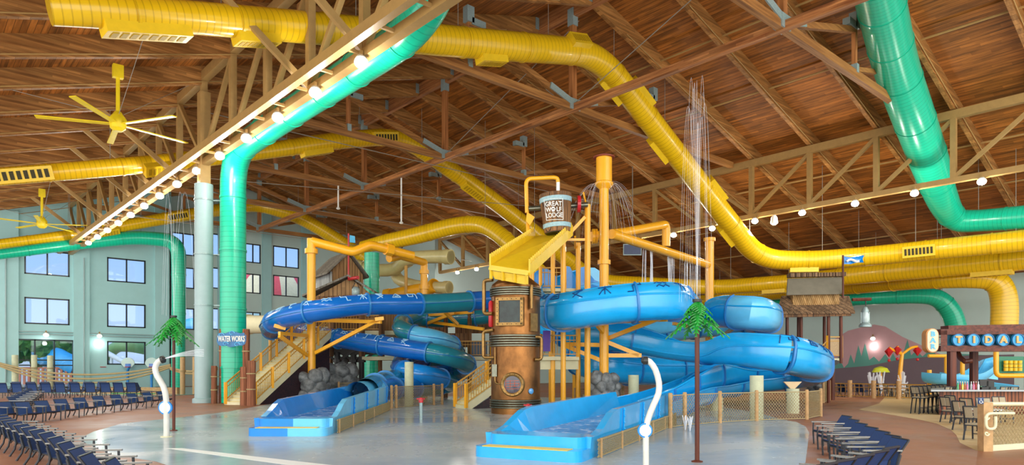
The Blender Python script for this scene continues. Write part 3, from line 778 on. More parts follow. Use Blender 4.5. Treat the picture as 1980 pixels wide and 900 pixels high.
# ---- splash run-outs (basins) ------------------------------------
def basin(name,label,O,a,bv,W,Wend,Ln,mL,mR,split):
    """O front-left (r,f); a axis, bv cross direction in camera-floor frame"""
    A=lambda t,s,z: RF(O[0]+a[0]*t+bv[0]*s,O[1]+a[1]*t+bv[1]*s,z)
    T=thing(name,label,'slide basin',A(0,0,0))
    def rr(t0,t1,s0,s1,c=.28):   # plan outline with rounded front corners
        pts=[]
        for k in range(6):
            an=math.pi/2*k/5; pts.append((t0+c-c*math.cos(an) if False else t0+c*(1-math.sin(an)),s0+c*(1-math.cos(an))))
        for k in range(6):
            an=math.pi/2*k/5; pts.append((t0+c*(1-math.cos(an)),s1-c*(1-math.sin(an))))
        return pts+[(t1,s1),(t1,s0)]
    def halfplan(t0,t1,s0,s1,left):
        P0=rr(t0,t1,s0,s1); sm=s0+(s1-s0)*split
        return ([q for q in P0 if q[1]<=sm]+([] )) if left else [q for q in P0 if q[1]>=sm], sm
    for (t0,t1,z0,z1) in ((0,.95,0,.25),(.5,1.5,.25,.5)):
        Ls,sm=halfplan(t0,t1,.0 if z0==0 else .16,W if z0==0 else W-.1,True); Ls=sorted(Ls[:6],key=lambda q:q[1])
        s0=.0 if z0==0 else .16; s1=W if z0==0 else W-.1
        P0=rr(t0,t1,s0,s1); lf=P0[:6]; rt=P0[6:12]
        mk('step_block',MB().prism([A(t,s,z0) for t,s in [(t1,s0)]+lf+[(t0,sm),(t1,sm)]],(0,0,z1-z0)),mL,T,True)
        mk('step_block',MB().prism([A(t,s,z0) for t,s in [(t1,sm),(t0,sm)]+rt+[(t1,s1)]],(0,0,z1-z0)),mR,T,True)
    mk('grip_strip',MB().prism([A(.06,.25,.25),A(.06,W-.3,.25),A(.46,W-.3,.25),A(.46,.25,.25)],(0,0,.012)),paint('basin_yellow','EEC41C',.45),T)
    def wall(side,m):
        mb=MB(); K=22; th=.14
        zt=lambda t:.5 if t<1.2 else (.5+.5*(3*((t-1.2)/2.0)**2-2*((t-1.2)/2.0)**3) if t<3.2 else 1.0+.02*(t-3.2))
        def sx_(t):
            e=(W-Wend)/2*t/Ln; return e if side<0 else W-e
        pr=[]
        for k in range(K+1):
            t=.8+(Ln-.8)*k/K; pr.append((t,sx_(t),zt(t)))
        vs=[];fs=[]
        for t,s,z in pr:
            vs+= [A(t,s,0),A(t,s+side*.04,z),A(t,s-side*th,z),A(t,s-side*(th+.25),.3)]
        for k in range(K):
            for q in range(4):
                q2=(q+1)%4; fs.append((k*4+q,k*4+q2,(k+1)*4+q2,(k+1)*4+q))
        fs+=[(0,1,2,3)[::-1],tuple(K*4+q for q in (0,1,2,3))]; mb.add(vs,fs)
        mk('side_wall',mb,m,T)
        jm=MB()
        for k in range(6,K,5):
            t,s,z=pr[k]; jm.beam(A(t,s+side*.05,.25),A(t,s+side*.075,z),.05,.03)
            for q in range(5): jm.blob(A(t,s+side*.09,.3+(z-.35)*q/4),.03,6,4)
        mk('bolted_joint',jm,mL,T)
    wall(-1,mL); wall(1,mR)
    mk('water_surface',MB().prism([A(1.3,.1,.30),A(1.3,W-.1,.30),A(Ln,W-(W-Wend)/2-.1,.42),A(Ln,(W-Wend)/2+.1,.42)],(0,0,.06)),M_foam,T)
    mk('end_wall',MB().prism([A(Ln,(W-Wend)/2,.0),A(Ln,W-(W-Wend)/2,0),A(Ln,W-(W-Wend)/2,.55),A(Ln,(W-Wend)/2,.55)],RF(a[0]*.1,a[1]*.1)),mL,T)
    return A,T
AL,TL=basin('slide_basin','long two-tone blue slide basin on the left with stepped front',(-7.97,20.75),(-.03,1),(1,0),2.4,2.0,13.5,M_bl_md,M_bl_lt,.52)
AR,TR=basin('slide_basin','bright blue slide basin in the centre foreground with yellow-topped step',(-.93,15.95),(.40,.917),(.89,-.456),2.65,2.3,11.5,M_bl_br,M_bl_br,.55)
# ---- nets --------------------------------------------------------
M_net=paint('tan_rope_net','A89468',.8,0,.2,20)
M_post=paint('light_wood_post','C29A68',.6,0,.25,6)
def net_geo(p0,p1,z0,z1,sp=.13,w=.011):
    p0=Vector(p0);p1=Vector(p1);L=(p1-p0).length;d=(p1-p0)/L;h=z1-z0;mb=MB();nx=max(2,int(L/sp))
    sp=L/nx
    for k in range(-int(h/sp)-1,nx+1):
        for s in (1,-1):
            x0=k*sp if s==1 else (k*sp+h); x1=k*sp+h if s==1 else k*sp
            za,zb=0.0,h; xa,xb=x0,x1
            # clip to [0,L]
            if max(xa,xb)<=0 or min(xa,xb)>=L: continue
            def cl(x): return max(0,min(L,x))
            def zat(x): return za+(x-xa)/(xb-xa)*(zb-za)
            A_,B_=cl(xa),cl(xb)
            mb.beam(p0+d*A_+V(0,0,z0+zat(A_)),p0+d*B_+V(0,0,z0+zat(B_)),w,w)
    mb.beam(p0+V(0,0,z1),p1+V(0,0,z1),.035,.035); mb.beam(p0+V(0,0,z0+.02),p1+V(0,0,z0+.02),.03,.03)
    return mb
def net_fence(label,pts,h=1.18):
    t=thing('net_fence',label,'fence',pts[0])
    for a,c in zip(pts[:-1],pts[1:]): mk('rope_net',net_geo(a,c,.03,h-.06),M_net,t)
    for p in pts: mk('fence_post',MB().lathe(p,[(.075,0),(.075,h),(.05,h+.03)],8),M_post,t)
    return t
net_fence('tan net fence with wooden posts curving along the right rear of the splash pad',[FLR(1296,829),FLR(1324,825),FLR(1392,819),FLR(1463,815),FLR(1560,812),FLR(1587,806)])
net_fence('tan net fence between the left basin and the central stair',[FLR(757,791),FLR(766,790),FLR(839,784),FLR(855,783)])
net_fence('tan net fence far behind beside the tree hut, running back',[FLR(1592,780),FLR(1604,775)],1.3)
net_fence('tan net fence below the left stair beside the rocks',[FLR(548,778),FLR(600,775)],1.3)
net_fence('tan net fence behind the rocks of the tall yellow pole',[FLR(1112,787),FLR(1205,782)],1.0)
net_fence('tan net fence beyond the left basin wall',[FLR(655,775),FLR(700,773),FLR(750,772)],1.2)
for A_,lab,Ln,W,We in ((AL,'net skirt along the right wall of the left basin',13.4,2.4,2.0),(AR,'net skirt along the right wall of the centre basin',11.4,2.65,2.3)):
    t=thing('net_skirt',lab,'net',A_(1.5,W+.2,0)); 
    mk('rope_net',net_geo(A_(1.0,W+.12,0),A_(Ln,W-(W-We)/2+.16,0),.02,.42,.09),M_net,t)
    for k in range(6): q=A_(1.2+(Ln-1.4)*k/5,W+.14-(W-We)/2*k/5,0); mk('stake',MB().lathe(q,[(.03,0),(.03,.45)],6),M_post,t)
# ---- poles, pipes ------------------------------------------------
def collar(c,r,h=.25): return MB().lathe(c,[(r*1.35,0),(r*1.35,h)],20)
def rocks(c,rad,h,label,n=26):
    t=thing('rock_pile',label,'rocks',c); c=Vector(c)
    k=0; z=.0
    while z<h-.2:
        m=7
        for i in range(m):
            a=2*math.pi*(i+.5*(k%2))/m+random.uniform(-.15,.15); q=rad*random.uniform(.40,.52)
            mk('boulder',MB().blob(c+V(math.cos(a)*rad*.72,math.sin(a)*rad*.72,z+q*.85),q,10,7,.06,(1,1,random.uniform(.85,1.15))),M_rock,t,True)
        z+=rad*.56; k+=1
    return t
PB=P(1168,790,36); PB.z=0
t=thing('spout_tower','tall yellow pole topped by a yellow tank with red cone roof, spraying water','water tower',PB)
zP=lambda y,d:CAMZ+(HY-y)/F*d
mk('pole',MB().lathe(PB,[(.24,0),(.24,zP(362,36))],24),M_yp,t,True)
mk('tank',MB().lathe(PB,[(.26,zP(366,36)),(.47,zP(358,36)),(.47,zP(354,36)),(.41,zP(352,36)),(.41,zP(306,36))],24),M_yp,t,True)
mk('tank_roof',MB().lathe(PB,[(.56,zP(306,36)),(.56,zP(304,36)),(.02,zP(296,36))],24),paint('rust_red_roof','8A3A28',.5),t)
mk('collar',collar(PB+V(0,0,zP(512,36)),.25,.22),M_yp,t,True)
rocks(PB,.75,1.7,'grey boulder pile around the foot of the tank-topped yellow pole')
P2=P(1372,780,47.7); P2.z=0
t=thing('gantry_pole','slimmer yellow pole with flanged cap at the right end of the sloping pipe','pole',P2)
mk('pole',MB().lathe(P2,[(.29,0),(.29,zP(463,47.7))],20),M_yp,t,True); mk('pole_cap',MB().lathe(P2+V(0,0,zP(467,47.7)),[(.4,0),(.4,.22)],20),M_yp,t)
t=thing('spray_pipe','thick yellow pipe sloping between the two right-hand yellow poles','pipe',P(1180,452,36.4))
mk('pipe',MB().tube([P(1183,453,36.6),P(1368,512,47.4)],.26,18),M_yp,t,True)
t=thing('spray_pipe','yellow elbow pipe rising right behind the tank-topped pole','pipe',P(1145,457,38))
mk('pipe',MB().tube(rounded([P(1143,458,37.6),P(1210,449,40),P(1288,434,44),P(1288,477,44)],.35,4),.26,18),M_yp,t,True)
mk('flange',MB().lathe(P(1145,458,37.6),[(.42,0),(.42,.15)],18,RV),M_yp,t)
mk('support_flange',MB().lathe(P(1151,458,37.8),[(.42,0),(.42,.1)],18,RV),M_yp,t)
PLb=P(602,780,44); PLb.z=0
t=thing('gantry_pole','thick yellow pole standing in boulders left of the play cabin','pole',PLb)
mk('pole',MB().lathe(PLb,[(.27,0),(.27,zP(462,44))],22),M_yp,t,True); mk('collar',collar(PLb+V(0,0,zP(491,44)),.30,.3),M_yp,t)
mk('crossbeam',MB().tube(rounded([P(602,467,44),P(683,488,44.5),P(715,474,45),P(798,495,47)],.25,3),.29,18),M_yp,t,True)
mk('union_nut',MB().lathe(P(752,483,45.9),[(.42,-.25),(.42,.25)],8,(P(798,495,47)-P(715,474,45)).normalized()),M_yp,t)
rocks(PLb,1.05,1.75,'large grey boulder pile around the foot of the left yellow pole')
P4=P(820,780,52); P4.z=0
t=thing('gantry_pole','yellow pole with two collars right of the play cabin','pole',P4)
mk('pole',MB().lathe(P4,[(.27,0),(.27,zP(508,52))],20),M_yp,t,True)
mk('crossbeam',MB().tube(rounded([P(752,500,47),P(775,495,48),P(820,508,52)],.2,3),.28,14),M_yp,t,True)
for y in (530,560): mk('collar',collar(P4+V(0,0,zP(y,52)),.27,.28),M_yp,t)
q=P(655,770,48); q.z=0; rocks(q,1.25,2.1,'second grey boulder pile under the play cabin')
# slide brackets
def bracket(label,segs,w=.16):
    t=thing('slide_bracket',label,'bracket',P(*segs[0][0]))
    for s in segs: mk('steel_arm',MB().beam(P(*s[0]),P(*s[1]),w,w*1.3),M_yp,t)
bracket('yellow bracket arms left of the tank-topped pole under the highest coil',[((1168,645,36),(1132,600,33.4)),((1168,606,36),(1132,602,33.6)),((1122,598,33),(1142,598,33.2)),((1168,700,36),(1090,668,36.5)),((1168,668,36),(1090,666,36.6))])
bracket('yellow bracket arms right of the tank-topped pole under the highest coil',[((1176,655,36),(1280,614,33.6)),((1176,623,36),(1290,618,34)),((1262,616,33.4),(1300,608,33.6)),((1176,663,36),(1235,687,36)),((1176,688,36),(1240,688,36))])
bracket('yellow bracket arms left of the left yellow pole',[((594,688,43.6),(540,650,40.5)),((594,650,43.6),(540,645,40.5)),((530,630,40.5),(552,636,40.8))])
bracket('yellow bracket arms right of the left yellow pole, holding the dark blue tube',[((610,683,43.6),(737,617,41)),((610,620,43.6),(737,623,41)),((725,618,40.9),(742,616,41))])
bracket('yellow bracket arms by the yellow pole behind the copper tower',[((824,622,51),(935,637,46.5)),((824,627,51),(880,605,47)),((824,610,51),(915,604,46)),((860,604,47),(885,628,48))])
bracket('yellow bracket arms on the pole carrying the right coil',[((1372,668,47),(1432,625,39.5)),((1372,632,47),(1440,629,39.5)),((1372,640,47),(1302,626,44))])
M_post_c=paint('beige_saddle','D2B48A',.5)
# vertical concrete stub columns
for i,(px,yt,d,r,lab) in enumerate(((1463,722,28.2,.27,'pale concrete column under the lower blue coil, nearest the net fence'),(1533,748,31.9,.28,'pale concrete column under the right end of the lower blue coil'),(1225,722,35.5,.27,'pale concrete column right of the boulders'),(1140,734,38,.27,'pale concrete column left of the boulders by the tall pole'),(791,697,37.7,.24,'pale concrete column in front of the teal tube slide'),(1386,765,34,.3,'short pale concrete stub behind the net fence'),(1136,760,44,.3,'low pale concrete column deep behind the copper tower'))):
    c=P(px,780,d); c.z=0; t=thing('concrete_column',lab,'column',c)
    mk('column_shaft',MB().lathe(c,[(r,0),(r,zP(yt,d)-.1)],20),M_conc,t,True)
    if i==1: mk('steel_saddle',MB().prism([c+V(0,0,zP(yt,d)-.1)+RV*x for x in (-.1,.1)]+[c+RV*x+V(0,0,zP(yt,d)+.22) for x in (.22+.2*i,-.22-.2*i)],FV*.12),M_post_c,t)
# ---- copper tower -------------------------------------------------
TC=P(997,780,32); TC.z=0; TR_=1.13
t=thing('copper_tower','riveted copper tank tower with round porthole and ribbed steel bands','tower',TC)
zt=lambda y:CAMZ+(HY-y)/F*31.2
tcam=(V(0,0,0)-V(TC.x,TC.y,0)).normalized(); tr=V(-tcam.y,tcam.x,0)
if tr.dot(RV)<0: tr=-tr
mk('tank_shell',MB().lathe(TC,[(TR_,0),(TR_,zt(553)),(TR_*.97,zt(548)),(.62,zt(532)),(.30,zt(526))],48),M_copper,t,True)
for y0,y1,n in ((791,773,4),(671,647,5),(572,555,4)):
    for k in range(n):
        z=zt(y0)+(zt(y1)-zt(y0))*(k+.5)/n; h=(zt(y1)-zt(y0))/n
        mk('ribbed_band',MB().lathe(TC+V(0,0,z),[(TR_,-h*.48),(TR_+.07,-h*.2),(TR_+.07,h*.2),(TR_,h*.48)],48),M_rib,t,True)
def onT(px,y,off=0.0):
    s=max(-.98,min(.98,(px-997)/F*31.2/TR_)); a=math.asin(s)
    n=tcam*math.cos(a)+tr*math.sin(a); return TC+n*(TR_+off)+V(0,0,zt(y)),n
def bolts(mb,c,n,pts,r=.022):
    x=UP.cross(n).normalized()
    for u,v in pts: mb.blob(c+x*u+UP*v+n*.03,r,6,4)
c,n=onT(991,744); x=UP.cross(n)
p=mk('porthole',MB().lathe(c-n*.25,[(.38,.0),(.38,.30),(.42,.33),(.5,.33),(.55,.27),(.55,0)],32,n),M_brass,t,True)
mk('porthole_glass',MB().lathe(c+n*.02,[(.40,0),(.40,.02)],28,n),paint('dark_purple_glass','2A1838',.15,0,.4,3,.5),p)
pm=MB(); bolts(pm,c+n*.05,n,[(.47*math.cos(math.pi*k/7),.47*math.sin(math.pi*k/7)) for k in range(14)]); mk('rivets',pm,M_rib,p)
pm=MB()
for k in range(4):
    pm.beam(c+n*.05+x*(-.3+.2*k)+UP*(-.2+.05*k),c+n*.05+x*(-.3+.2*k)+UP*(.25-.06*k),.015,.015); pm.beam(c+n*.05+x*-.3+UP*(-.2+.12*k),c+n*.05+x*.3+UP*(-.18+.12*k),.015,.015)
mk('circuit_pattern',pm,paint('circuit_red','C8501C',.4),p)
c,n=onT(986,604,.0); x=UP.cross(n)
fm=MB()
W_,H_=.62,.62
for sgn in (-1,1):
    fm.box(c+x*sgn*(W_-.06)+n*-.03,(.14,.28,H_*2),R=Matrix((x,-n,UP)).transposed()); fm.box(c+UP*sgn*(H_-.06)+n*-.03,(W_*2,.28,.14),R=Matrix((x,-n,UP)).transposed())
p=mk('window_frame',fm,M_brass,t)
mk('window_pane',MB().box(c+n*.03,(W_*2-.2,.03,H_*2-.2),R=Matrix((x,-n,UP)).transposed()),paint('window_greenish_glass','2E403C',.4,0,.6,1.4,0,c2='101614'),p)
pm=MB(); bolts(pm,c+n*.09,n,[(sx_*(W_-.06),-H_+.08+ (2*H_-.16)*k/6) for k in range(7) for sx_ in(-1,1)]+[(-W_+.1+(2*W_-.2)*k/5,sy_*(H_-.06)) for k in range(6) for sy_ in (-1,1)]); mk('rivets',pm,M_rib,p)
c,n=onT(1031,624); x=UP.cross(n)
p=mk('side_hatch',MB().box(c,(.45,.12,.8),R=Matrix((x,-n,UP)).transposed()),M_brass,t)
c,n=onT(1026,757,.0); mk('round_light',MB().lathe(c,[(.13,0),(.13,.05),(.09,.08),(.02,.09)],16,n),paint('blue_lens','5AA0DC',.15,0,.2,2,.5),t,True)
def tpipe(pts,r=.07,m=M_brass): return MB().tube(rounded([onT(px,y,o)[0] for px,y,o in pts],.18,4),r,12)
mk('wall_pipe',tpipe([(954,540,.05),(945,540,.35),(945,606,.35),(954,606,.05)],.09),M_brass,t,True)
mk('wall_pipe',tpipe([(954,638,.0),(944,640,.38),(944,692,.38),(956,692,.0)],.08),M_brass,t,True)
mk('wall_pipe',tpipe([(1024,553,.14),(1024,598,.14)],.08),M_brass,t,True)
mk('wall_pipe',tpipe([(1034,652,.02),(1039,652,.22),(1039,696,.22),(1033,696,.02)],.08),M_brass,t,True)
mk('wall_pipe',tpipe([(959,672,.06),(959,742,.06),(970,743,.06)],.035),M_brass,t,True)
mk('pressure_gauge_plate',MB().box(onT(959,717,.09)[0],(.22,.1,.55),R=Matrix((tr,-tcam,UP)).transposed()),M_rib,t)
c,n=onT(951,606,.06); mk('red_cylinder',MB().lathe(c+V(0,0,-.6),[(.08,0),(.11,.05),(.11,1.1),(.05,1.2)],12),M_red,t,True)
# ---- dump tray ----------------------------------------------------
FLp,FRp,BLp,BRp=P(946,518,30.8),P(1022,529,30.2),P(1032,462,35.0),P(1105,452,34.4)
t=thing('dump_tray','yellow sloping dump tray with saw-tooth edges above the copper tower','tray',FLp)
mk('tray_floor',MB().prism([FLp,FRp,BRp,BLp],V(0,0,.12)),M_yelp,t)
for nm,a,c in (('toothed_edge',FLp,BLp),('toothed_edge',FRp,BRp)):
    mb=MB(); d=(c-a); n_=26
    pr=[a+V(0,0,-.1)]
    for k in range(n_):
        pr.append(a+d*(k/n_)+V(0,0,.42)); pr.append(a+d*((k+.5)/n_)+V(0,0,.60 if k%1==0 else .42))
    pr+= [c+V(0,0,.42),c+V(0,0,-.1)]
    sd=d.cross(UP).normalized()
    # build as quads strip to stay convex
    for k in range(n_):
        p0=a+d*(k/n_);p1=a+d*((k+.5)/n_);p2=a+d*((k+1)/n_)
        mb.prism([p0+V(0,0,-.1),p2+V(0,0,-.1),p2+V(0,0,.4),p0+V(0,0,.4)],sd*.08); mb.prism([p0+V(0,0,.4),p1+V(0,0,.4),p0.lerp(p1,.1)+V(0,0,.62)],sd*.08)
    mk(nm,mb,M_yelp,t)
mb=MB(); mb.prism([FLp+V(0,0,-.12),FRp+V(0,0,-.12),FRp+V(0,0,-.50)-RV*.1,FLp+V(0,0,-.50)+RV*.25],FV*.12)
for k in range(4):
    q=FLp.lerp(FRp,(k+.15)/3.3)-FV*.03; mb.beam(q+V(0,0,-.1),q+V(0,0,-.5),.1,.1)
mb.beam(FLp+V(0,0,-.05)-FV*.05,FRp+V(0,0,-.05)-FV*.05,.14,.12); mk('front_lip',mb,M_yelp,t)
for k in range(2):
    q=FLp.lerp(BLp,.45+.4*k).lerp(FRp.lerp(BRp,.45+.4*k),.55)
    mk('cross_rib',MB().beam(FLp.lerp(BLp,.4+.4*k)+V(0,0,-.05),FRp.lerp(BRp,.4+.4*k)+V(0,0,-.05),.2,.2),M_yelp,t)
# ---- tipping bucket ----------------------------------------------
BK=P(1078,451,34.2); hB=74/F*34.2
axis=(UP+RV*-.0).normalized()
t=thing('tipping_bucket','giant wooden tipping bucket lettered in a white square above the yellow tray','bucket',BK)
prof=[(.60,0),(.64,.02),(.80,hB),(.74,hB),(.58,.12)]
tb=(V(0,0,0)-V(BK.x,BK.y,0)).normalized(); xb=V(-tb.y,tb.x,0); xb = xb if xb.dot(RV)>0 else -xb
ax=(UP-xb*.06-tb*0.0).normalized()
mk('staves',MB().lathe(BK,prof,36,ax),M_bwood,t,True)
mk('bucket_bottom',MB().lathe(BK,[(.60,-.02),(.60,.0)],30,ax),M_black,t)
rB=lambda z:.64+.16*z/hB
for z0,z1 in ((.22,.42),(hB-.42,hB-.2)): mk('metal_hoop',MB().lathe(BK+ax*z0,[(rB(z0)+.0,-.01),(rB(z0)+.025,0),(rB(z1)+.025,z1-z0),(rB(z1),z1-z0+.01)],36,ax),M_blue_band,t,True)
def onB(x,z,off):
    a=(x-.13)/.74; n=(tb*math.cos(a)+xb*math.sin(a)); return BK+ax*z+n*(rB(z)+off)
def bend(vf,x0,z0,off=.03): return MB().add([onB(v.x+x0,v.y+z0,off+v.z) for v in vf[0]],vf[1])
zc=hB*.53
lm=MB()
for txt,dz in (('GREAT',.27),('LODGE',-.27)):
    g=text_geo(txt,.27,.008,.003); lm.add([onB(v.x*.98,zc+dz+v.y*1.15,.02+v.z) for v in g[0]],g[1])
g=text_geo('W',.27,.008,.003); lm.add([onB(v.x*1-.26,zc+v.y*1.15,.02+v.z) for v in g[0]],g[1])
g=text_geo('LF',.27,.008,.003); lm.add([onB(v.x*1+.26,zc+v.y*1.15,.02+v.z) for v in g[0]],g[1])
mk('lettering',lm,M_white,t)
def disc(x,z,r,sy=1.0,n=14):
    vs=[onB(x+r*math.cos(2*math.pi*k/n),z+r*sy*math.sin(2*math.pi*k/n),.03) for k in range(n)]
    mb=MB(); mb.prism(vs,tb*.01); return mb
pm=MB()
for x_,z_,r_,sy in ((-.02,-.05,.075,.8),(-.10,.03,.03,1.4),(-.045,.09,.032,1.4),(.02,.09,.032,1.4),(.07,.02,.03,1.4)):
    d_=disc(x_,zc+z_,r_,sy); pm.add(d_.v,d_.f)
mk('paw_mark',pm,M_white,t)
sm=MB(); q=.46
for (xa,za),(xb_,zb_) in (((-q,-q-.02),(q,-q-.02)),((q,-q-.02),(q,q+.06)),((q,q+.06),(-q,q+.06)),((-q,q+.06),(-q,-q-.02))):
    sm.tube([onB(xa+(xb_-xa)*k/8,zc+za+(zb_-za)*k/8,.02) for k in range(9)],.018,4)
mk('square_border',sm,M_white,t)
mk('axle',MB().tube([P(1022,404,34.4),P(1136,396,34.6)],.13,12),M_rib,t,True)
t=thing('bucket_frame','yellow post frame and gooseneck fill pipe holding the wooden bucket','frame',P(1017,450,34.4))
mk('gooseneck_pipe',MB().tube(rounded([P(1019,412,34.4),P(1017,346,34.4),P(1078,343,34.6),P(1079,353,34.6)],.3,5),.10,12),M_yp,t,True)
mk('fill_pipe',MB().tube([P(1079,351,34.6),P(1079,377,34.6)],.09,10),M_white,t,True)
mk('side_plate',MB().prism([P(1019,410,34.2),P(1034,420,34.2),P(1025,436,34.2),P(1017,428,34.2)],FV*.2),M_yp,t)
mk('post',MB().tube([P(1021,430,34.5),P(1021,470,34.9)],.1,12),M_yp,t,True)
for px,yt,d_,r_ in ((1136,396,34.8,.15),(1089,462,34.6,.13),(1118,470,37,.13),(1069,470,36.5,.12),(1028,520,34.5,.13)):
    c=P(px,780,d_); c.z=0; mk('post',MB().tube([c,V(c.x,c.y,zP(yt,d_))],r_,14),M_yp,t,True)
mk('diagonal_arm',MB().beam(P(1092,462,34.5),P(1131,420,34.7),.13,.16),M_yp,t)
mk('diagonal_arm',MB().beam(P(1133,396,34.7),P(1128,372,34.7),.06,.06),M_yp,t)
mk('diagonal_arm',MB().beam(P(1112,458,36),P(1112,480,37),.1,.1),M_yp,t)
mk('counterweight_drum',MB().lathe(P(1119,395,34.5),[(.42,-.08),(.42,.08)],20,RV),M_red,t)
mk('cross_beam',MB().beam(P(1092,464,34.6),P(1136,464,34.8),.12,.12),M_yp,t)
# ---- railings and stairs -----------------------------------------
M_rail=paint('tan_rail_paint','C8963C',.45,0,.1)
def railing(a,c,h=1.05,sp=.16,post=True):
    a=Vector(a);c=Vector(c);L=(c-a).length;n=max(2,int(L/sp)); tp=MB(); bl=MB()
    tp.beam(a+V(0,0,h),c+V(0,0,h),.07,.07); tp.beam(a+V(0,0,h-.25),c+V(0,0,h-.25),.04,.04); tp.beam(a+V(0,0,.12),c+V(0,0,.12),.04,.05)
    for k in range(1,n):
        q=a.lerp(c,k/n); bl.beam(q+V(0,0,.12),q+V(0,0,h),.025,.025)
    ps=[]
    if post:
        for q in (a,c): ps.append(MB().box(q+V(0,0,h/2+.03),(.13,.13,h+.1)))
    return tp,bl,ps
def stair(label,base,run,width,n,rise,railing_posts=3,dark_side=True):
    """base = near corner of the first tread; run, width: horizontal vectors"""
    base=Vector(base); t=thing('staircase',label,'stairs',base)
    tm=MB(); ed=MB()
    for k in range(n):
        q=base+run*k+V(0,0,rise*k)
        tm.prism([q,q+run*1.05,q+run*1.05+width,q+width],(0,0,rise)); ed.prism([q+V(0,0,rise)-run*.05,q+run*.3+V(0,0,rise),q+run*.3+width+V(0,0,rise),q-run*.05+width+V(0,0,rise)],(0,0,.02))
    mk('steps',tm,M_cream,t); mk('step_nosings',ed,M_dryel,t)
    top=base+run*n+V(0,0,rise*n); wn=width.normalized()
    for s,off in ((0,-wn*.08),(1,width+wn*.02)):
        a=base+off; c=top+off
        mk('stringer',MB().prism([a,a+run*1.2,c+V(0,0,-.42),c+V(0,0,.05),a+V(0,0,rise+.05)],wn*.06),M_cream,t)
        a2=base+off+V(0,0,rise); 
        for k in range(railing_posts):
            p=a2.lerp(top+off,k/railing_posts); q=a2.lerp(top+off,(k+1)/railing_posts)
            tp,bl,ps=railing(p,q,1.05); mk('handrail',tp,M_rail,t); mk('balusters',bl,M_rail,t)
            mk('newel_post',MB().box(p+V(0,0,.5),(.14,.14,1.25)),M_yp,t)
    if dark_side:
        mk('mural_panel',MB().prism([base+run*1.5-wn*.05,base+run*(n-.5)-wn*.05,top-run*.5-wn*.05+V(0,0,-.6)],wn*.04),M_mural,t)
    return t,top
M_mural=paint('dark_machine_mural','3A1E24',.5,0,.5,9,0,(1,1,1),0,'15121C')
RWv=lambda r,f: RF(r,f,0)
stair('yellow and cream staircase rising right from the log gate',RF((491-990)/F*39.4,39.4,0),RWv(.10,.255),RWv(-1.7,.25),26,.176,5)
q=P(900,794,35.5);q.z=0
stair('short yellow and cream staircase between the pale column and the copper tower',q,RWv(.235,.12),RWv(-.62,1.15),14,.18,2)
# ---- log gate ----------------------------------------------------
t=thing('log_gate','rustic log gate with wooden posts in front of the teal pipe','gate',P(450,780,40.5))
for px,yt,yb,d,r in ((430,637,790,41.5,.19),(476,637,785,39.8,.20),(414,708,784,41.2,.17),(473,710,787,39.2,.24),(486,698,787,38.9,.24)):
    c=P(px,780,d); c.z=0; z=zP(yt,d)
    mk('log_post',MB().lathe(c,[(r*1.05,0),(r,.8),(r*.97,z*.6),(r*1.03,z*.95),(r*.95,z)],14),M_log,t,True)
    rp=MB()
    for zz in (z*.35,z*.7): rp.lathe(c+V(0,0,zz),[(r+.03,0),(r+.03,.06)],14)
    mk('rope_wrap',rp,M_net,t)
sc_=P(448,657,39.6)
t=thing('water_works_sign','blue wave-shaped sign reading WATER WORKS on the log gate','sign',sc_)
out=[(-28,-6),(-29,4),(-26,11),(-19,13),(-11,12),(-4,15),(4,14),(12,12),(20,12),(26,9),(28,2),(28,-8),(24,-13),(16,-12),(9,-14),(2,-16),(-5,-15),(-12,-12),(-20,-13),(-26,-12)]
k_=39.6/F
mk('sign_board',MB().prism([sc_+RV*x*k_+UP*-y*k_ for x,y in out],FV*.15),M_sky,t)
for sx0,sy0,sg in ((-12,9,1),(10,10,-1),(18,7,1),(-20,-8,1),(0,-12,-1)):
    wv=MB().tube([sc_-FV*.02+RV*(sx0+6*math.cos(a)*(1-a/9))*k_+UP*(sy0*sg*.0-sy0+5*math.sin(a)*(1-a/9))*k_ for a in [i*.5 for i in range(12)]],.02,5); mk('wave_relief',wv,M_bl_lt,t)
g=text_geo('WATER WORKS',.34,.02,.006); mk('sign_lettering',place_geo(g,sc_-FV*.03+UP*.02,RV*.62,UP*1.35,-FV),M_white,t)
# ---- play cabin and fort ------------------------------------------
def fl(px,py,d): return P(px,py,d)
A_=P(638,600,49.4);B_=P(702,600,51.2); apex=P(673,492,50.3); ez=zP(528,50); bz=zP(585,50)
bk=RWv(-2.0,2.9)
t=thing('play_cabin','gabled wooden play cabin on top of the fort, weathered grey roof','cabin',A_)
mk('gable_wall',MB().prism([V(A_.x,A_.y,bz),V(B_.x,B_.y,bz),V(B_.x,B_.y,ez),V(apex.x,apex.y,apex.z),V(A_.x,A_.y,ez)],bk*.05),M_hwood,t)
mk('side_wall',MB().prism([V(A_.x,A_.y,bz),V(A_.x,A_.y,ez)]+[V(A_.x,A_.y,ez)+bk,V(A_.x,A_.y,bz)+bk],RV*.15),wood('grey_side_boards','B8BCBC','70706C','Z',.7,.25,'Y',.15),t)
ov=-bk.normalized()*.35
for e in (A_,B_):
    o_=(Vector((e.x,e.y,0))-Vector((apex.x,apex.y,0))).normalized()*.35+V(0,0,-.30)
    p0=apex+V(0,0,.08)+ov; p1=V(e.x,e.y,ez)+o_+ov+V(0,0,.08)
    mk('roof_slope',MB().prism([p0,p1,p1+bk*1.15,p0+bk*1.15],V(0,0,.14)),M_shing,t)
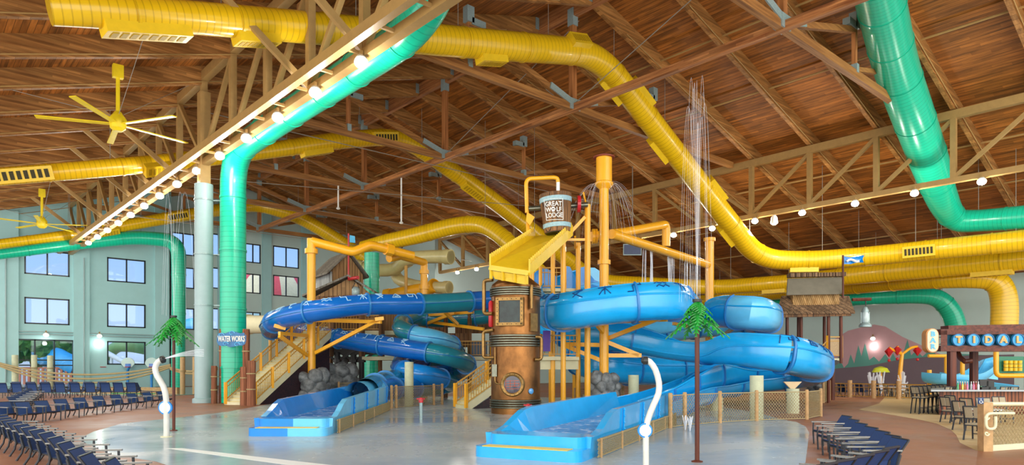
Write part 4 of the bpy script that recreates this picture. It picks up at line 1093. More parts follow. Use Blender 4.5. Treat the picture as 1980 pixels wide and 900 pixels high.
# lower porch gable
a2=P(676,538,48.6); l2=P(588,577,48.6); r2=P(727,570,48.6)
t=thing('fort_porch','lower wooden porch gable with lantern below the play cabin','porch',a2)
mk('porch_gable',MB().prism([l2+RV*.6,r2-RV*.3,a2],FV*.2),M_hwood,t)
for e in (l2,r2): mk('porch_roof',MB().prism([a2-FV*.5+V(0,0,.05),e-FV*.5+V(0,0,.05),e+FV*2.2+V(0,0,.05),a2+FV*2.2+V(0,0,.05)],V(0,0,.14)),M_shing,t)
mk('porch_beam',MB().beam(P(612,580,48.4),P(727,576,48.4),.25,.45),M_hwood2,t)
for px in (640,700,738): mk('porch_post',MB().beam(P(px,580,48.8),P(px,690,48.8),.3,.3),M_hwood2,t)
mk('lantern_arm',MB().tube([P(675,540,48.4),P(692,537,47.6)],.12,10),M_red,t)
L0=P(688,566,47.6)
t=thing('lantern','grey metal lantern hanging under the porch gable','lantern',L0)
mk('lantern_body',MB().lathe(L0+V(0,0,-.75),[(.38,0),(.38,.25),(.2,.35),(.18,.45),(.28,.6),(.28,.95),(.18,1.1),(.08,1.15)],16),M_galv,t,True); mk('lantern_handle',MB().tube([L0+RV*.25+V(0,0,.3),L0+V(0,0,.75),L0-RV*.25+V(0,0,.3)],.03,6),M_skin,t)
fp=P(675,536,49.5)
t=thing('flag','pale blue flag on a red pole above the play cabin','flag',V(apex.x,apex.y,apex.z))
mk('flag_pole',MB().tube([P(674,538,48.2),P(674,452,48.2)],.06,8),M_red,t); mk('flag_cloth',MB().prism([P(676,455,48.1),P(686,457,48.4),P(687,470,48.4),P(676,469,48.1)],FV*.04),M_bl_lt,t)
# fort body
t=thing('play_fort','timber play fort with boarded walls behind the blue tube slides','fort',P(700,770,52))
def panel(nm,px0,px1,y0,y1,d,m,th=.2,d2=None):
    mk(nm,MB().prism([P(px0,y1,d),P(px1,y1,d2 or d),P(px1,y0,d2 or d),P(px0,y0,d)],FV*th),m,t)
panel('board_wall',612,640,582,632,50.5,M_hwood2); panel('board_wall',645,700,600,640,51.5,M_hwood2); panel('board_wall',700,782,590,655,53,M_hwood,.2,55)
panel('board_wall',862,908,645,672,50,M_hwood2); panel('shutter_wall',911,942,660,694,50,paint('shutter_blue_grey','5A6C84',.5,0,.2,12,0,(1,1,14)))
panel('board_wall',760,862,600,650,57,M_hwood2); panel('board_wall',880,950,600,645,56,M_hwood2)
panel('deck_slab',600,770,640,648,49.5,M_cream,4); panel('deck_slab',700,960,690,697,49.8,M_cream,3)
panel('deck_slab',1040,1120,690,697,36.2,M_cream,3); panel('deck_slab',1045,1118,558,564,37.2,M_cream,2.4)
panel('fascia_panel',1045,1118,566,592,37.4,M_cream); panel('fascia_panel',1045,1118,697,715,36.5,M_cream)
panel('back_wall',1045,1120,590,640,41,M_hwood2)
panel('abacus_panel',1050,1064,640,680,36.0,paint('purple_paint','5A3C9C',.5))
for (a,c) in ((P(605,640,49.5),P(740,640,49.5)),(P(860,690,49.8),P(950,690,49.8)),(P(1045,690,36.2),P(1118,690,36.2)),(P(1045,558,37.2),P(1092,558,37.2)),(P(700,672,52),P(770,672,52))):
    tp,bl,ps=railing(a,c,1.1,.2); mk('handrail',tp,M_rail,t); mk('balusters',bl,M_rail,t)
    for q in ps: mk('rail_post',q,M_yp,t)
mk('slide_mouth',MB().tube([P(1052,545,37.6),P(1052,545,39)],.7,20),M_bl_md,t,True)
for px,d in ((614,50),(640,50.2),(735,50),(775,54),(862,50),(908,50),(950,50),(1112,41),(1066,41)):
    c=P(px,700,d); mk('fort_post',MB().beam(V(c.x,c.y,0),V(c.x,c.y,zP(600 if px<1000 else 565,d)),.22,.22),M_hwood2 if px<1000 else M_yp,t)
# dark steel support columns with knee braces
for i,(px,d) in enumerate(((652,49),(668,51),(684,50),(699,50))):
    c=P(px,700,d); c.z=0; t=thing('steel_support',f'dark steel column under the fort, {ORD[i]} from the left','column',c,0,'dark steel columns under the fort')
    zt_=zP(682,d); mk('column_shaft',MB().lathe(c,[(.2,0),(.2,zt_)],14),M_skin,t,True); mk('column_cap',MB().lathe(c+V(0,0,zt_*.78),[(.32,0),(.32,.2)],8),M_skin,t)
    for s in (-1,1): mk('knee_brace',MB().beam(c+V(0,0,zt_*.8),c+RV*s*1.4+V(0,0,zt_+.3),.14,.18),M_skin,t)
mk('fort_girder',MB().beam(P(630,681,49.6),P(745,681,50.4),.3,.4),M_skin,None,label='dark girder carried by the steel columns under the fort',cat='beam')
# background tubes
for lab,pts,m,w in (
 ('pale beige tube slide winding behind the fort, upper strand',[(690,516,60),(730,523,60),(765,520,60),(785,502,59),(830,497,58),(872,497,57)],paint('beige_tube','C9BE84',.3,0,.1,2,.2),.55),
 ('pale beige tube slide curling down behind the fort',[(790,504,60),(765,520,62),(770,540,61),(800,552,60),(835,556,59),(869,557,58)],paint('beige_tube2','D2C184',.3,0,.1,2,.2),.5),
 ('yellow tube slide behind the yellow gantry pole',[(745,574,60),(790,565,59.5),(830,558,59),(842,552,58.6)],M_yp,.55),
 ('cream duct passing behind the log gate',[(474,628,56),(510,628,55),(560,627,54)],M_cream,.72)):
    path=[Vector(c[:3]) for c in catmull([tuple(P(*p)) for p in pts],.6)]
    t=thing('tube_slide' if 'slide' in lab else 'duct',lab,'water slide' if 'slide' in lab else 'duct',path[0]); mk('tube',MB().tube(path,w,18),m,t,True)
    q=path[len(path)//2]; mk('support_post',MB().tube([V(q.x,q.y,0),q+V(0,0,-w*.9)],.14,8),M_rail,t)
    for q in (0,len(path)-2): mk('tube_flange',MB().tube([path[q],path[q+1]],w*1.15,18),m,t,True)
t=thing('teal_riser','short teal duct standing behind the play cabin roof','duct',P(720,600,58)); mk('duct_casing',MB().tube([P(719,490,58),V(P(719,580,58).x,P(719,580,58).y,0)],.62,20),M_teal,t,True)
mk('joint_collar',MB().tube([P(719,535,58),P(719,537,58)],.66,20),M_teal,t,True)
# ---- tree hut on the right ---------------------------------------
dH=42
t=thing('tree_hut','raised hut with shingle roof and thatch band on thin brown posts','hut',P(1578,720,dH))
M_sh2=wood('brown_shingles','8E7052','4E3A2A','Z',.8,.28,'X',.12)
hb=FV*2.6
mk('lower_roof',MB().prism([P(1512,577,dH+.8),P(1642,577,dH+.8),P(1654,605,dH-.4),P(1503,608,dH-.4)],V(0,0,.14)+FV*.1),M_sh2,t)
mk('lower_roof',MB().prism([P(1512,577,dH+.8),P(1642,577,dH+.8),P(1650,600,dH+3.4),P(1508,602,dH+3.4)],V(0,0,.14)),M_sh2,t)
for k in range(4):
    y=582+7*k; mk('shingle_course',MB().prism([P(1511-2.4*k,y,dH+.55-.3*k),P(1644+2.8*k,y-1,dH+.55-.3*k),P(1645+2.8*k,y+4,dH+.45-.3*k),P(1510-2.4*k,y+5,dH+.45-.3*k)],FV*.12),M_sh2,t)
mk('fascia_board',MB().beam(P(1511,611,dH-.3),P(1645,608,dH-.3),.12,.22),M_hwood2,t)
mk('thatch_band',MB().prism([P(1533,592,dH+.2),P(1623,591,dH+.2),P(1623,568,dH+.4),P(1533,569,dH+.4)],FV*1.6),wood('straw_thatch','C09A66','8A6438','Z',.9,.09,'X',.2),t)
mk('upper_roof',MB().prism([P(1522,571,dH-.1),P(1631,569,dH-.1),P(1629,536,dH+.9),P(1524,539,dH+.9)],FV*.15),paint('hut_roof_grey','7E7868',.7,0,.15,2),t)
mk('upper_roof',MB().prism([P(1524,539,dH+.9),P(1629,536,dH+.9),P(1631,569,dH+2.4),P(1522,571,dH+2.4)],FV*.15),M_shing,t)
rm=MB()
for k in range(10): rm.box(P(1529+11*k,533.5-.25*k,dH+.9),(.30,.5,.24),rz=-YAW)
mk('ridge_shingles',rm,M_sh2,t)
dz=zP(697,dH)
for px,dd,yt in ((1522,0,611),(1549,.3,611),(1544,2.2,611),(1594,2.2,611),(1602,0,611),(1626,0,609)):
    c=P(px,700,dH+dd); mk('hut_post',MB().tube([V(c.x,c.y,0 if px in (1522,1602) else dz-.2),V(c.x,c.y,zP(yt-4,dH+dd))],.10,10),M_brownV,t,True)
mk('hut_deck',MB().prism([P(1545,694,dH),P(1628,694,dH),P(1628,693,dH+2.4),P(1545,693,dH+2.4)],V(0,0,-.25)),M_cream,t)
tp,bl,ps=railing(P(1600,692,dH),P(1627,692,dH),1.25,.12); mk('handrail',tp,M_rail,t)
mk('rail_panel',MB().prism([P(1602,688,dH),P(1625,688,dH),P(1625,656,dH),P(1602,656,dH)],FV*.05),paint('tan_mesh_panel','BFA27A',.7,0,.2,12),t)
for q in ps: mk('rail_post',q,M_yp,t)
mk('knee_brace',MB().beam(P(1622,700,dH),P(1580,722,dH),.14,.18),M_skin,t); mk('knee_brace',MB().beam(P(1590,700,dH),P(1618,700,dH),.16,.2),M_skin,t)
# hut stair going down-left
a=P(1599,692,dH-.1); c=P(1548,745,dH+.4)
mk('stair_stringer',MB().beam(a,c,.1,.3),M_cream,t)
tp,bl,ps=railing(c,a,1.0,.2,False); mk('handrail',tp,M_rail,t); mk('balusters',bl,M_rail,t)
fb=P(1630,575,dH-.2); t=thing('flag','blue wave flag on a red-brown pole beside the tree hut','flag',fb)
mk('flag_pole',MB().tube([P(1630,577,dH-.2),P(1630,494,dH-.2)],.06,8),M_brownV,t)
mk('flag_cloth',MB().prism([P(1632,496,dH-.2),P(1645,498,dH-.3),P(1658,495,dH-.1),P(1671,494,dH-.3),P(1668,501,dH-.2),P(1670,508,dH-.3),P(1658,508,dH-.1),P(1645,511,dH-.3),P(1632,511,dH-.2)],FV*.03),M_bl_md,t)
mk('wave_emblem',MB().tube([P(1637+4*k,506-3*math.sin(k*.9)-k*.5,dH-.42) for k in range(7)],.07,5),M_white,t)
t=thing('lantern','grey lantern hanging from a wooden arm right of the tree hut','lantern',P(1674,632,dH))
mk('lantern_arm',MB().tube([P(1648,580,dH),P(1684,579,dH)],.1,8),M_brownV,t); mk('lantern_hook',MB().tube([P(1674,580,dH),P(1674,592,dH)],.03,6),M_skin,t)
mk('lantern_base',MB().lathe(P(1673,633,dH),[(.36,0),(.36,.12),(.22,.28)],18),M_galv,t,True); mk('lantern_glass',MB().lathe(P(1673,626,dH),[(.16,0),(.24,.25),(.22,.55),(.14,.75)],16),paint('lantern_pale_glass','BFD0D0',.1,0,.1,2,.4),t,True)
mk('lantern_top',MB().lathe(P(1673,604,dH),[(.2,0),(.2,.12),(.1,.3)],14),M_galv,t,True)
mk('lantern_frame',MB().tube([P(1665,626,dH),P(1665,604,dH)],.03,5).tube([P(1681,626,dH),P(1681,604,dH)],.03,5),M_galv,t)
q=P(1609,760,46); q.z=0; mk('brown_post',MB().lathe(q,[(.17,0),(.17,zP(712,46))],12),M_brownV,None,label='dark red-brown post below the tree hut',cat='post')
q=P(1580,775,45); q.z=0; rocks(q,.6,2.0,'dark grey boulder pile under the tree hut beside the blue coil')

# ---- metal trees --------------------------------------------------
M_leaf=paint('green_leaf_paint','1FA83A',.4,0,.5,1.2,0,(1,1,1),0,'0E6B22')
def leaf(base,ang,L,droop,wd):
    """serrated flat steel frond"""
    d=V(math.cos(ang),math.sin(ang),0); s=V(-d.y,d.x,0); mb=MB(); n=7
    cl=[]
    for i in range(n+1):
        u=i/n; cl.append(base+d*L*u*math.cos(droop*.6)+V(0,0,-L*math.sin(droop)*u**1.25))
    for i in range(n):
        u=i/n; w0=wd*(.35+.65*math.sin(math.pi*min(1,(u+.12))))*(1-.75*u); w1=w0*.45
        for sg in (-1,1):
            p0,p1=cl[i],cl[i+1]; tip=p0.lerp(p1,1.15)+s*sg*w0+V(0,0,-w0*.45)
            mb.prism([p0,p1,tip],V(0,0,.02)) 
            mb.prism([p0,p0.lerp(p1,.6),p0+s*sg*w1+V(0,0,-w1*.3)],V(0,0,.02))
    return mb
def metal_tree(px,yb,ytop,d,label,R_,h_):
    c=P(px,yb,d); c.z=0; zt_=zP(ytop,d); t=thing('metal_tree',label,'artificial tree',c)
    mk('trunk_pole',MB().lathe(c,[(.12,0),(.12,.03),(.05,.05),(.05,zt_)],12),M_brownV,t,True)
    mk('nozzle_cap',MB().lathe(c+V(0,0,zt_-.04),[(.1,0),(.1,.06)],12),M_black,t)
    for tier,(fz,fr,n,dr) in enumerate(((.97,.50,5,.95),(.82,.75,6,.85),(.62,1.0,7,.72))):
        for k in range(n):
            mk('leaf_frond',leaf(c+V(0,0,zt_-h_*(1-fz)),2*math.pi*k/n+tier*.4+.2,R_*fr*1.25,dr,R_*.33),M_leaf,t)
    return c,zt_
cA,zA=metal_tree(336,834,612,22.7,'green metal fir tree on a brown pole among the left chairs',.72,1.0)
cB,zB=metal_tree(1348,895,581,15.0,'green metal fir tree on a brown pole in the right foreground',.60,.85)
# ---- curved spray pipes ------------------------------------------
def spray(pts,d,r,label,disc_y,disc_px):
    pts3=[P(px,py,d) for px,py in pts]; pts3[0].z=0; t=thing('spray_pipe',label,'water spray',pts3[0])
    sm_=[Vector(c[:3]) for c in catmull([tuple(p) for p in pts3],.12)]
    mk('curved_pipe',MB().tube(sm_,r,14),paint('ivory_pipe','D8D6CC',.35),t,True)
    e=sm_[-1]; dd=(sm_[-1]-sm_[-2]).normalized(); mk('nozzle',MB().lathe(e,[(r*1.3,-.03),(r*1.3,.05),(r*.6,.09)],14,dd),M_black,t)
    c=P(disc_px,disc_y,d-.02)
    mk('valve_disc',MB().lathe(c,[(r*2.4,-.03),(r*2.4,.03)],22,-FV),M_bl_md,t); mk('disc_ring',MB().lathe(c-FV*.03,[(r*1.9,0),(r*1.9,.02)],20,-FV),M_white,t)
    mk('base_flange',MB().lathe(V(pts3[0].x,pts3[0].y,0),[(r*2,0),(r*2,.03)],14),M_cream,t)
spray([(322,848),(322,800),(321,770),(316,748),(304,728),(300,712),(306,700),(314,696)],20.6,.085,'cream curved spray pipe in front of the left metal tree',789,320)
spray([(1249,915),(1249,880),(1249,845),(1252,815),(1263,785),(1273,762),(1274,740),(1267,715),(1256,700),(1249,698)],13.6,.06,'cream curved spray pipe in front of the centre basin',833,1247)
# ---- red valves ---------------------------------------------------
for px,yb,d,lab in ((814,812,27.9,'red hand valve on a grey post on the wet pad'),(1021,815,27.5,'red hand valve on a grey post before the copper tower')):
    c=P(px,yb,d); c.z=0; t=thing('valve_post',lab,'valve',c); zt_=zP(772 if px<900 else 784,d)
    mk('post',MB().lathe(c,[(.07,0),(.07,zt_-.1)],12),M_galv,t,True); mk('valve_head',MB().lathe(c+V(0,0,zt_-.15),[(.09,0),(.1,.12),(.06,.2)],12),M_red,t,True)
    for k in range(3): a=k*2.09; mk('spoke',MB().box(c+V(math.cos(a)*.1,math.sin(a)*.1,zt_+.0),(.16,.05,.05),rz=a),M_red,t)
# ---- water --------------------------------------------------------
def jets(name,label,src,n,spread,peak,r,m,sd=1,fall=0.0):
    rnd=random.Random(sd); mb=MB()
    for k in range(n):
        a=rnd.random()*6.28; rr=spread*rnd.random(); pk=peak*rnd.uniform(.75,1); pts=[]
        for i in range(15):
            u=i/14; z=src.z+pk*(1-(2*u-1)**2)-fall*u**2 if fall==0 else src.z+pk*4*u*(1-u)-fall*u*u
            pts.append(V(src.x+math.cos(a)*rr*u,src.y+math.sin(a)*rr*u,z))
        mb.tube(pts,r,4,False)
    return mk(name,mb,m,None,label=label,cat='water jet',kind='stuff')
jets('water_jet','thin water jets shooting up from the right metal tree',cB+V(0,0,zB),14,.5,zP(140,15)-zB,.0035,M_jet2,3)
jets('water_jet','thin water jets shooting up from the left metal tree',cA+V(0,0,zA),6,.9,zP(365,22.7)-zA,.006,M_jet2,5)
mb=MB(); rnd=random.Random(4)
for k in range(46):
    a=rnd.random()*6.28; d0=V(math.cos(a),math.sin(a),0); z0=zP(356,36); sp=rnd.uniform(.5,1.5); dp=rnd.uniform(1.0,3.4)
    mb.tube([PB+d0*(.5+sp*u)+V(0,0,z0-dp*u*u) for u in [i/8 for i in range(9)]],.008,4,False)
mk('water_spray',mb,M_jet2,None,label='water spraying out around the yellow tank',cat='water spray',kind='stuff')
mb=MB()
for g0,g1,n in ((1243,1262,20),(1288,1304,16),(1320,1345,12)):
    for k in range(n):
        px=rnd.uniform(g0,g1); u=(px-1183)/(1368-1183); d=36.6+u*10.8; p=P(px,453+59*u,d)
        mb.tube([p+V(0,0,-.3),p+V(rnd.uniform(-.1,.1),rnd.uniform(-.1,.1),-rnd.uniform(2.0,3.2))],.013,4,False)
mk('water_curtain',mb,M_jet,None,label='threads of water falling from the sloping yellow pipe',cat='water curtain',kind='stuff')
mb=MB()
for k in range(5):
    s=P(313,696,20.6); mb.tube([s+RV*(1.25*u)+V(0,0,.05*k*u+.35*u-.25*u*u) for u in [i/8 for i in range(9)]],.008,4,False)
mk('water_jet',mb,M_jet,None,label='thin water stream from the left curved spray pipe',cat='water jet',kind='stuff')
for i,(px,y0,y1,d,lab) in enumerate(((1325,812,838,23,'left of two small bubbling floor jets by the net fence'),(1334,818,840,22.6,'right of two small bubbling floor jets by the net fence'))):
    c=P(px,y1,d); c.z=0; mb=MB()
    for k in range(10): mb.tube([c,c+V(rnd.uniform(-.07,.07),rnd.uniform(-.07,.07),rnd.uniform(.25,.5))],.02,4)
    mk('floor_jet',mb,M_jet,None,label=lab,cat='floor jet',kind='stuff')
# ---- pool edge things on the left ---------------------------------
for i,(px,yt,yb,d,w) in enumerate(((29,688,741,70,11),(66,688,741,70,10),(97,689,741,70,10),(353,692,765,56,9),(377,692,765,56,9))):
    c=P(px,740,d); c.z=0; t=thing('pool_post',['round tan post nearest the left edge by the glass doors','round tan post in the middle before the glass doors','round tan post right of the glass doors','tan post left of the pair beside the grey column','tan post right of the pair beside the grey column'][i],'post',c)
    r=w/2*d/F; zt_=zP(yt,d); mk('post_shaft',MB().lathe(c,[(r,0),(r,zt_),(r*.9,zt_+.05)],16),M_conc if i<3 else paint('tan_post','B99A6C',.7,0,.15,5),t,True)
    mk('rope_ring',MB().lathe(c+V(0,0,zt_*.62),[(r+.06,0),(r+.06,.12)],16),M_net,t)
def rope(label,a,c,sag,n=4):
    t=thing('rope_net',label,'rope',a); 
    for k in range(n):
        mb=MB().tube([a.lerp(c,i/20)+V(0,0,-sag*(1+.25*k)*4*(i/20)*(1-i/20)-.12*k) for i in range(21)],.09,6); mk('rope_strand',mb,M_net,t)
rope('twisted ropes slung between the tan posts over the far pool',P(-10,700,69),P(330,706,64),1.1,3)
rope('short ropes strung near the pair of tan posts',P(330,712,60),P(420,712,56),.3,2)
for i,px in enumerate((199,247,293)):
    d=78; c=P(px,745,d); c.z=0; t=thing('basketball_hoop',f'pool basketball hoop with fan-shaped backboard, {["left","middle","right"][i]} of three','hoop',c)
    zc_=zP(707,d)
    mk('hoop_post',MB().tube(rounded([c,V(c.x,c.y,zP(716,d)),P(px+3,711,d-.6)],.4,4),.14,10),M_bl_md,t,True)
    pts=[P(px+14*math.cos(math.pi*k/12),702-10*math.sin(math.pi*k/12)+0,d-.5) for k in range(13)]+[P(px-12,709,d-.5),P(px+12,709,d-.5)][::1]
    pts=[P(px+13*math.cos(math.pi*k/12),704-12*math.sin(math.pi*k/12),d-.5) for k in range(13)]+[P(px-7,711,d-.5),P(px+7,711,d-.5)]
    mk('backboard',MB().prism(pts,FV*.08),M_wall2,t); mk('target_panel',MB().prism([P(px-5,710,d-.6),P(px+5,710,d-.6),P(px+5,704,d-.6),P(px-5,704,d-.6)],FV*.05),M_bl_dk,t)
    mk('rim',MB().lathe(P(px,711,d-1.1),[(.32,0),(.36,.05),(.30,.08),(.28,.0)],14,caps=False),M_red,t)
slab([PY(150,740,84),PY(420,740,84),RF((420-990)/F*58,58),RF((300-990)/F*52,52),RF((90-990)/F*60,60)],.0,.05,'floor_pool_water',paint('pool_water','7FB4B0',.08,0,.1,1))
slab([RF((215-990)/F*57,57),RF((300-990)/F*57,57),RF((300-990)/F*60,60),RF((215-990)/F*60,60)],.05,.08,'floor_green_mat',paint('green_mat','35A050',.6))
mb=MB().beam(RF((140-990)/F*60,60,.3),RF((345-990)/F*57,57,.3),.3,.5); struct('trim_pool_wall',mb,M_post)

# ---- mural-side play things --------------------------------------
t=thing('flower_fountain','yellow branching fountain pole with red diamond flowers','fountain',P(1738,750,60))
c=P(1738,750,60); c.z=0
mk('stem',MB().tube([c,P(1741,715,60),P(1743,695,60),P(1745,684,60)],[.2,.18,.16,.13],12),M_yp,t,True)
for px,py,mid in ((1719,673,(1728,678)),(1735,670,(1738,678)),(1774,671,(1762,673))):
    mk('branch',MB().tube([Vector(q[:3]) for q in catmull([tuple(P(1744,686,60)),tuple(P(mid[0],mid[1],60)),tuple(P(px,py,60))],.3)],.11,8),M_yp,t,True)
    p=P(px,py+8,60); fl_=mk('flower',MB().lathe(p,[(.02,-.45),(.33,0),(.36,.05),(.02,.4)],6),M_red,t); mk('bud',MB().blob(p+V(0,0,-.75),.13),M_red,fl_)
for lab,px,m in (('left of three floor fountains near the mural',1686,M_jet),('middle floor fountain near the mural',1703,M_jet),('right floor fountain near the mural',1746,M_jet)):
    c=P(px,745,58); c.z=0; mb=MB()
    for k in range(14): mb.tube([c,c+V(rnd.uniform(-.35,.35),rnd.uniform(-.35,.35),rnd.uniform(.9,1.9))],.06,5)
    mk('floor_fountain',mb,m,None,label=lab,cat='floor fountain',kind='stuff')
t=thing('kid_fountain','small yellow and green mushroom fountain left of the flower pole','fountain',P(1703,750,59))
c=P(1703,750,59); c.z=0; mk('stem',MB().lathe(c,[(.12,0),(.12,1.8)],10),M_yp,t,True); mk('cap',MB().lathe(c+V(0,0,1.8),[(.7,0),(.5,.35),(.1,.5)],16),paint('lime_paint','C8D030',.4),t,True)
t=thing('childrens_slide','pale blue children\'s slide sweeping behind the bar','water slide',P(1797,735,50))
cp=catmull([tuple(P(*q)) for q in ((1940,692,52),(1915,700,51),(1890,718,50),(1865,727,49),(1825,725,49),(1800,722,50))],.4)
mk('chute',MB().tube([Vector(q[:3]) for q in cp],.75,16,False,-95,95,.06,True),M_bl_lt,t,True)
cp=catmull([tuple(P(*q)) for q in ((1800,724,50),(1830,733,49),(1870,736,48),(1920,742,47),(1965,748,46))],.4)
mk('chute',MB().tube([Vector(q[:3]) for q in cp],.6,16,False,-95,95,.06,True),M_bl_lt,t,True)
mk('side_panel',MB().prism([P(1888,730,51),P(1930,735,51),P(1925,690,51.5),P(1905,695,51)],FV*.1),M_bl_lt,t)
for px,y0 in ((1797,716),(1830,688),(1861,700)):
    c=P(px,740,50); mk('support_post',MB().tube([V(c.x,c.y,0),V(c.x,c.y,zP(y0,50))],.15,10),M_yp,t,True)
mk('support_rail',MB().tube([P(1795,689,50),P(1832,689,50)],.12,8),M_yp,t)
t=thing('activity_board','green activity board with yellow cups in a yellow frame beside the bar','board',P(1930,700,44))
mk('board_panel',MB().prism([P(1930,722,44),P(1990,722,44),P(1990,690,44),P(1930,690,44)],FV*.1),paint('board_green','2A7A5C',.5),t)
mk('board_frame',MB().tube(rounded([P(1990,727,43.9),P(1926,727,43.9),P(1926,680,43.9),P(1926,678,43.9)],.3,4),.15,10),M_yp,t,True)
for i in range(4):
    for j in range(3): mk('cup',MB().lathe(P(1945+9*i,704+7*j,43.8),[(.12,0),(.13,.2)],10),M_yelp,t)
# far rail in front of the mural
t=thing('low_railing','low tan railing along the pool edge before the mural','railing',P(1600,745,56))
a=RF((1600-990)/F*52,52);c=RF((1790-990)/F*46,46)
for k in range(4):
    p=a.lerp(c,k/4);q=a.lerp(c,(k+1)/4); tp,bl,ps=railing(p,q,1.0,.3); mk('handrail',tp,M_rail,t); mk('balusters',bl,M_rail,t); mk('rail_post',MB().lathe(p,[(.16,0),(.16,1.25)],10),M_post,t)
# ---- bar ----------------------------------------------------------
dB=32.0
t=thing('bar_canopy','dark timber bar canopy with fascia beams and sign panel','canopy',P(1840,760,dB))
mk('upper_beam',MB().prism([P(1819,648,dB),P(2010,646,dB),P(2010,633,dB),P(1819,637,dB)],FV*.35),M_brown,t)
mk('lower_beam',MB().prism([P(1819,680,dB),P(2010,680,dB),P(2010,668,dB),P(1819,669,dB)],FV*.35),M_brown,t)
mk('top_cornice',MB().prism([P(1834,637,dB+.1),P(2010,633,dB+.1),P(2010,627,dB+.1),P(1834,630,dB+.1)],FV*.6),M_brown,t)
mk('roof_edge',MB().prism([P(1819,669,dB),P(1819,640,dB),P(1822,640,dB+4),P(1822,669,dB+4)],RV*.3),M_brown,t)
mk('sign_panel',MB().prism([P(1824,669,dB+.2),P(2010,668,dB+.2),P(2010,646,dB+.2),P(1824,648,dB+.2)],FV*.1),paint('dark_teal_panel','2E6C86',.3,0,.3,3),t)
mk('ceiling_soffit',MB().prism([P(1845,679,dB+.4),P(2010,679,dB+.4),P(2010,681,dB+5),P(1845,681,dB+5)],V(0,0,.2)),M_brown,t)
for px,dd,y in ((1840,.2,680),(1883,3.2,681),(1990,.2,680)):
    c=P(px,740,dB+dd); mk('canopy_post',MB().box(V(c.x,c.y,zP(y,dB+dd)/2),(.28,.28,zP(y,dB+dd)),rz=-YAW),M_brownV,t)
cv=MB().tube([P(1852,682,dB+1.5),P(1856,692,dB+1.2),P(1866,700,dB+1),P(1878,698,dB+1)],.12,8); mk('curved_bracket',cv,M_brownV,t,True)
for i,(ch,px) in enumerate(zip('TIDAL',(1852,1881,1909,1938,1967))):
    c=P(px,658,dB-.02); s=thing('letter_disc',f'round blue disc with gold letter {ch} on the bar canopy','sign',c)
    mk('disc',MB().lathe(c,[(.29,-.04),(.29,.05)],28,-FV),M_disc,s,True); mk('disc_rim',MB().lathe(c-FV*.05,[(.29,0),(.29,.03),(.26,.03),(.26,0)],28,-FV,False),paint('rim_blue','0E5E98',.4),s)
    mk('gold_letter',place_geo(text_geo(ch,.42,.03,.02),c-FV*.08,RV*1.1,UP,-FV),M_gold,s)
c=P(1803,659,dB-.1)
t=thing('bar_sign','rounded upright sign spelling BAR in pale blue letters','sign',c)
def caps(w,h,n=10): return [(w*math.cos(math.pi*k/n),h-w+w*math.sin(math.pi*k/n)) for k in range(n+1)]+[(-w*math.cos(math.pi*k/n),-h+w-w*math.sin(math.pi*k/n)) for k in range(n+1)]
mk('sign_case',MB().prism([c+RV*x+UP*z for x,z in caps(.29,.56)],FV*.35),M_orange,t)
mk('sign_face',MB().prism([c-FV*.01+RV*x+UP*z for x,z in caps(.25,.52)],-FV*.02),paint('sign_cream','E8C8A8',.5),t)
lm=MB()
for k,ch in enumerate('BAR'):
    g=text_geo(ch,.36,.012,.018); q=place_geo(g,c-FV*.04+UP*(.29-.29*k),RV,UP*.85,-FV); lm.add(q.v,q.f)
mk('sign_letters',lm,paint('letter_pale_blue','5FB4DC',.5),t)
mk('sign_arm',MB().beam(c+UP*.16+RV*.2,P(1822,653,dB+.1),.04,.04).beam(c-UP*.22+RV*.2,P(1822,665,dB+.1),.04,.04),M_black,t)
# counter
M_corr=wood('copper_corrugated','A0603C','5A2E1C','Z',.4,.12,'X',.25)
t=thing('bar_counter','bar counter with corrugated copper front and grey worktop','counter',P(1830,795,dB-1))
cz=1.05
def fr_pt(px,d,z=0): q=P(px,700,d); return V(q.x,q.y,z)
mk('counter_front',MB().prism([fr_pt(1822,dB-1.2),fr_pt(2010,dB-1.2),fr_pt(2010,dB-1.2,cz),fr_pt(1822,dB-1.2,cz)],FV*.15),M_corr,t)
mk('counter_end',MB().prism([fr_pt(1816,dB-1.2),fr_pt(1822,dB-1.2),fr_pt(1822,dB+3),fr_pt(1816,dB+3)],V(0,0,cz)),M_brownV,t)
mk('worktop',MB().prism([fr_pt(1800,dB-1.5,cz),fr_pt(2010,dB-1.5,cz),fr_pt(2010,dB-.7,cz),fr_pt(1835,dB-.7,cz),fr_pt(1832,dB+3,cz),fr_pt(1800,dB+3,cz)],V(0,0,.07)),paint('worktop_grey','A8B0B4',.25),t)
mk('foot_ledge',MB().prism([fr_pt(1822,dB-1.4,.12),fr_pt(2010,dB-1.4,.12),fr_pt(2010,dB-1.2,.12),fr_pt(1822,dB-1.2,.12)],V(0,0,.08)),M_brown,t)
bc=[('green','3E9A5A'),('red','C0392B'),('orange','D9803A'),('pink','D26A8E'),('clear','D8E4E8'),('yellow','D8C84A')]
order=[0,1,5,2,3,4,3,1,4,0]
for i,k in enumerate(order):
    nm,cc=bc[k]; px=1852+ (4.6*i if i<5 else 4.6*i+3); c=fr_pt(px,dB-1.0+(i%2)*.12,cz+.07)
    t=thing('bottle',f'{nm} drink bottle on the bar counter, {ORD[i]} from the left','bottle',c,0,'bottles on the bar counter')
    m_=paint('bottle_'+nm,cc,.15,0,.1,2,.3)
    mk('bottle_body',MB().lathe(c,[(.045,0),(.045,.2),(.02,.26),(.016,.32)],10),m_,t,True); mk('bottle_cap',MB().lathe(c+V(0,0,.32),[(.02,0),(.02,.04)],8),M_white,t)
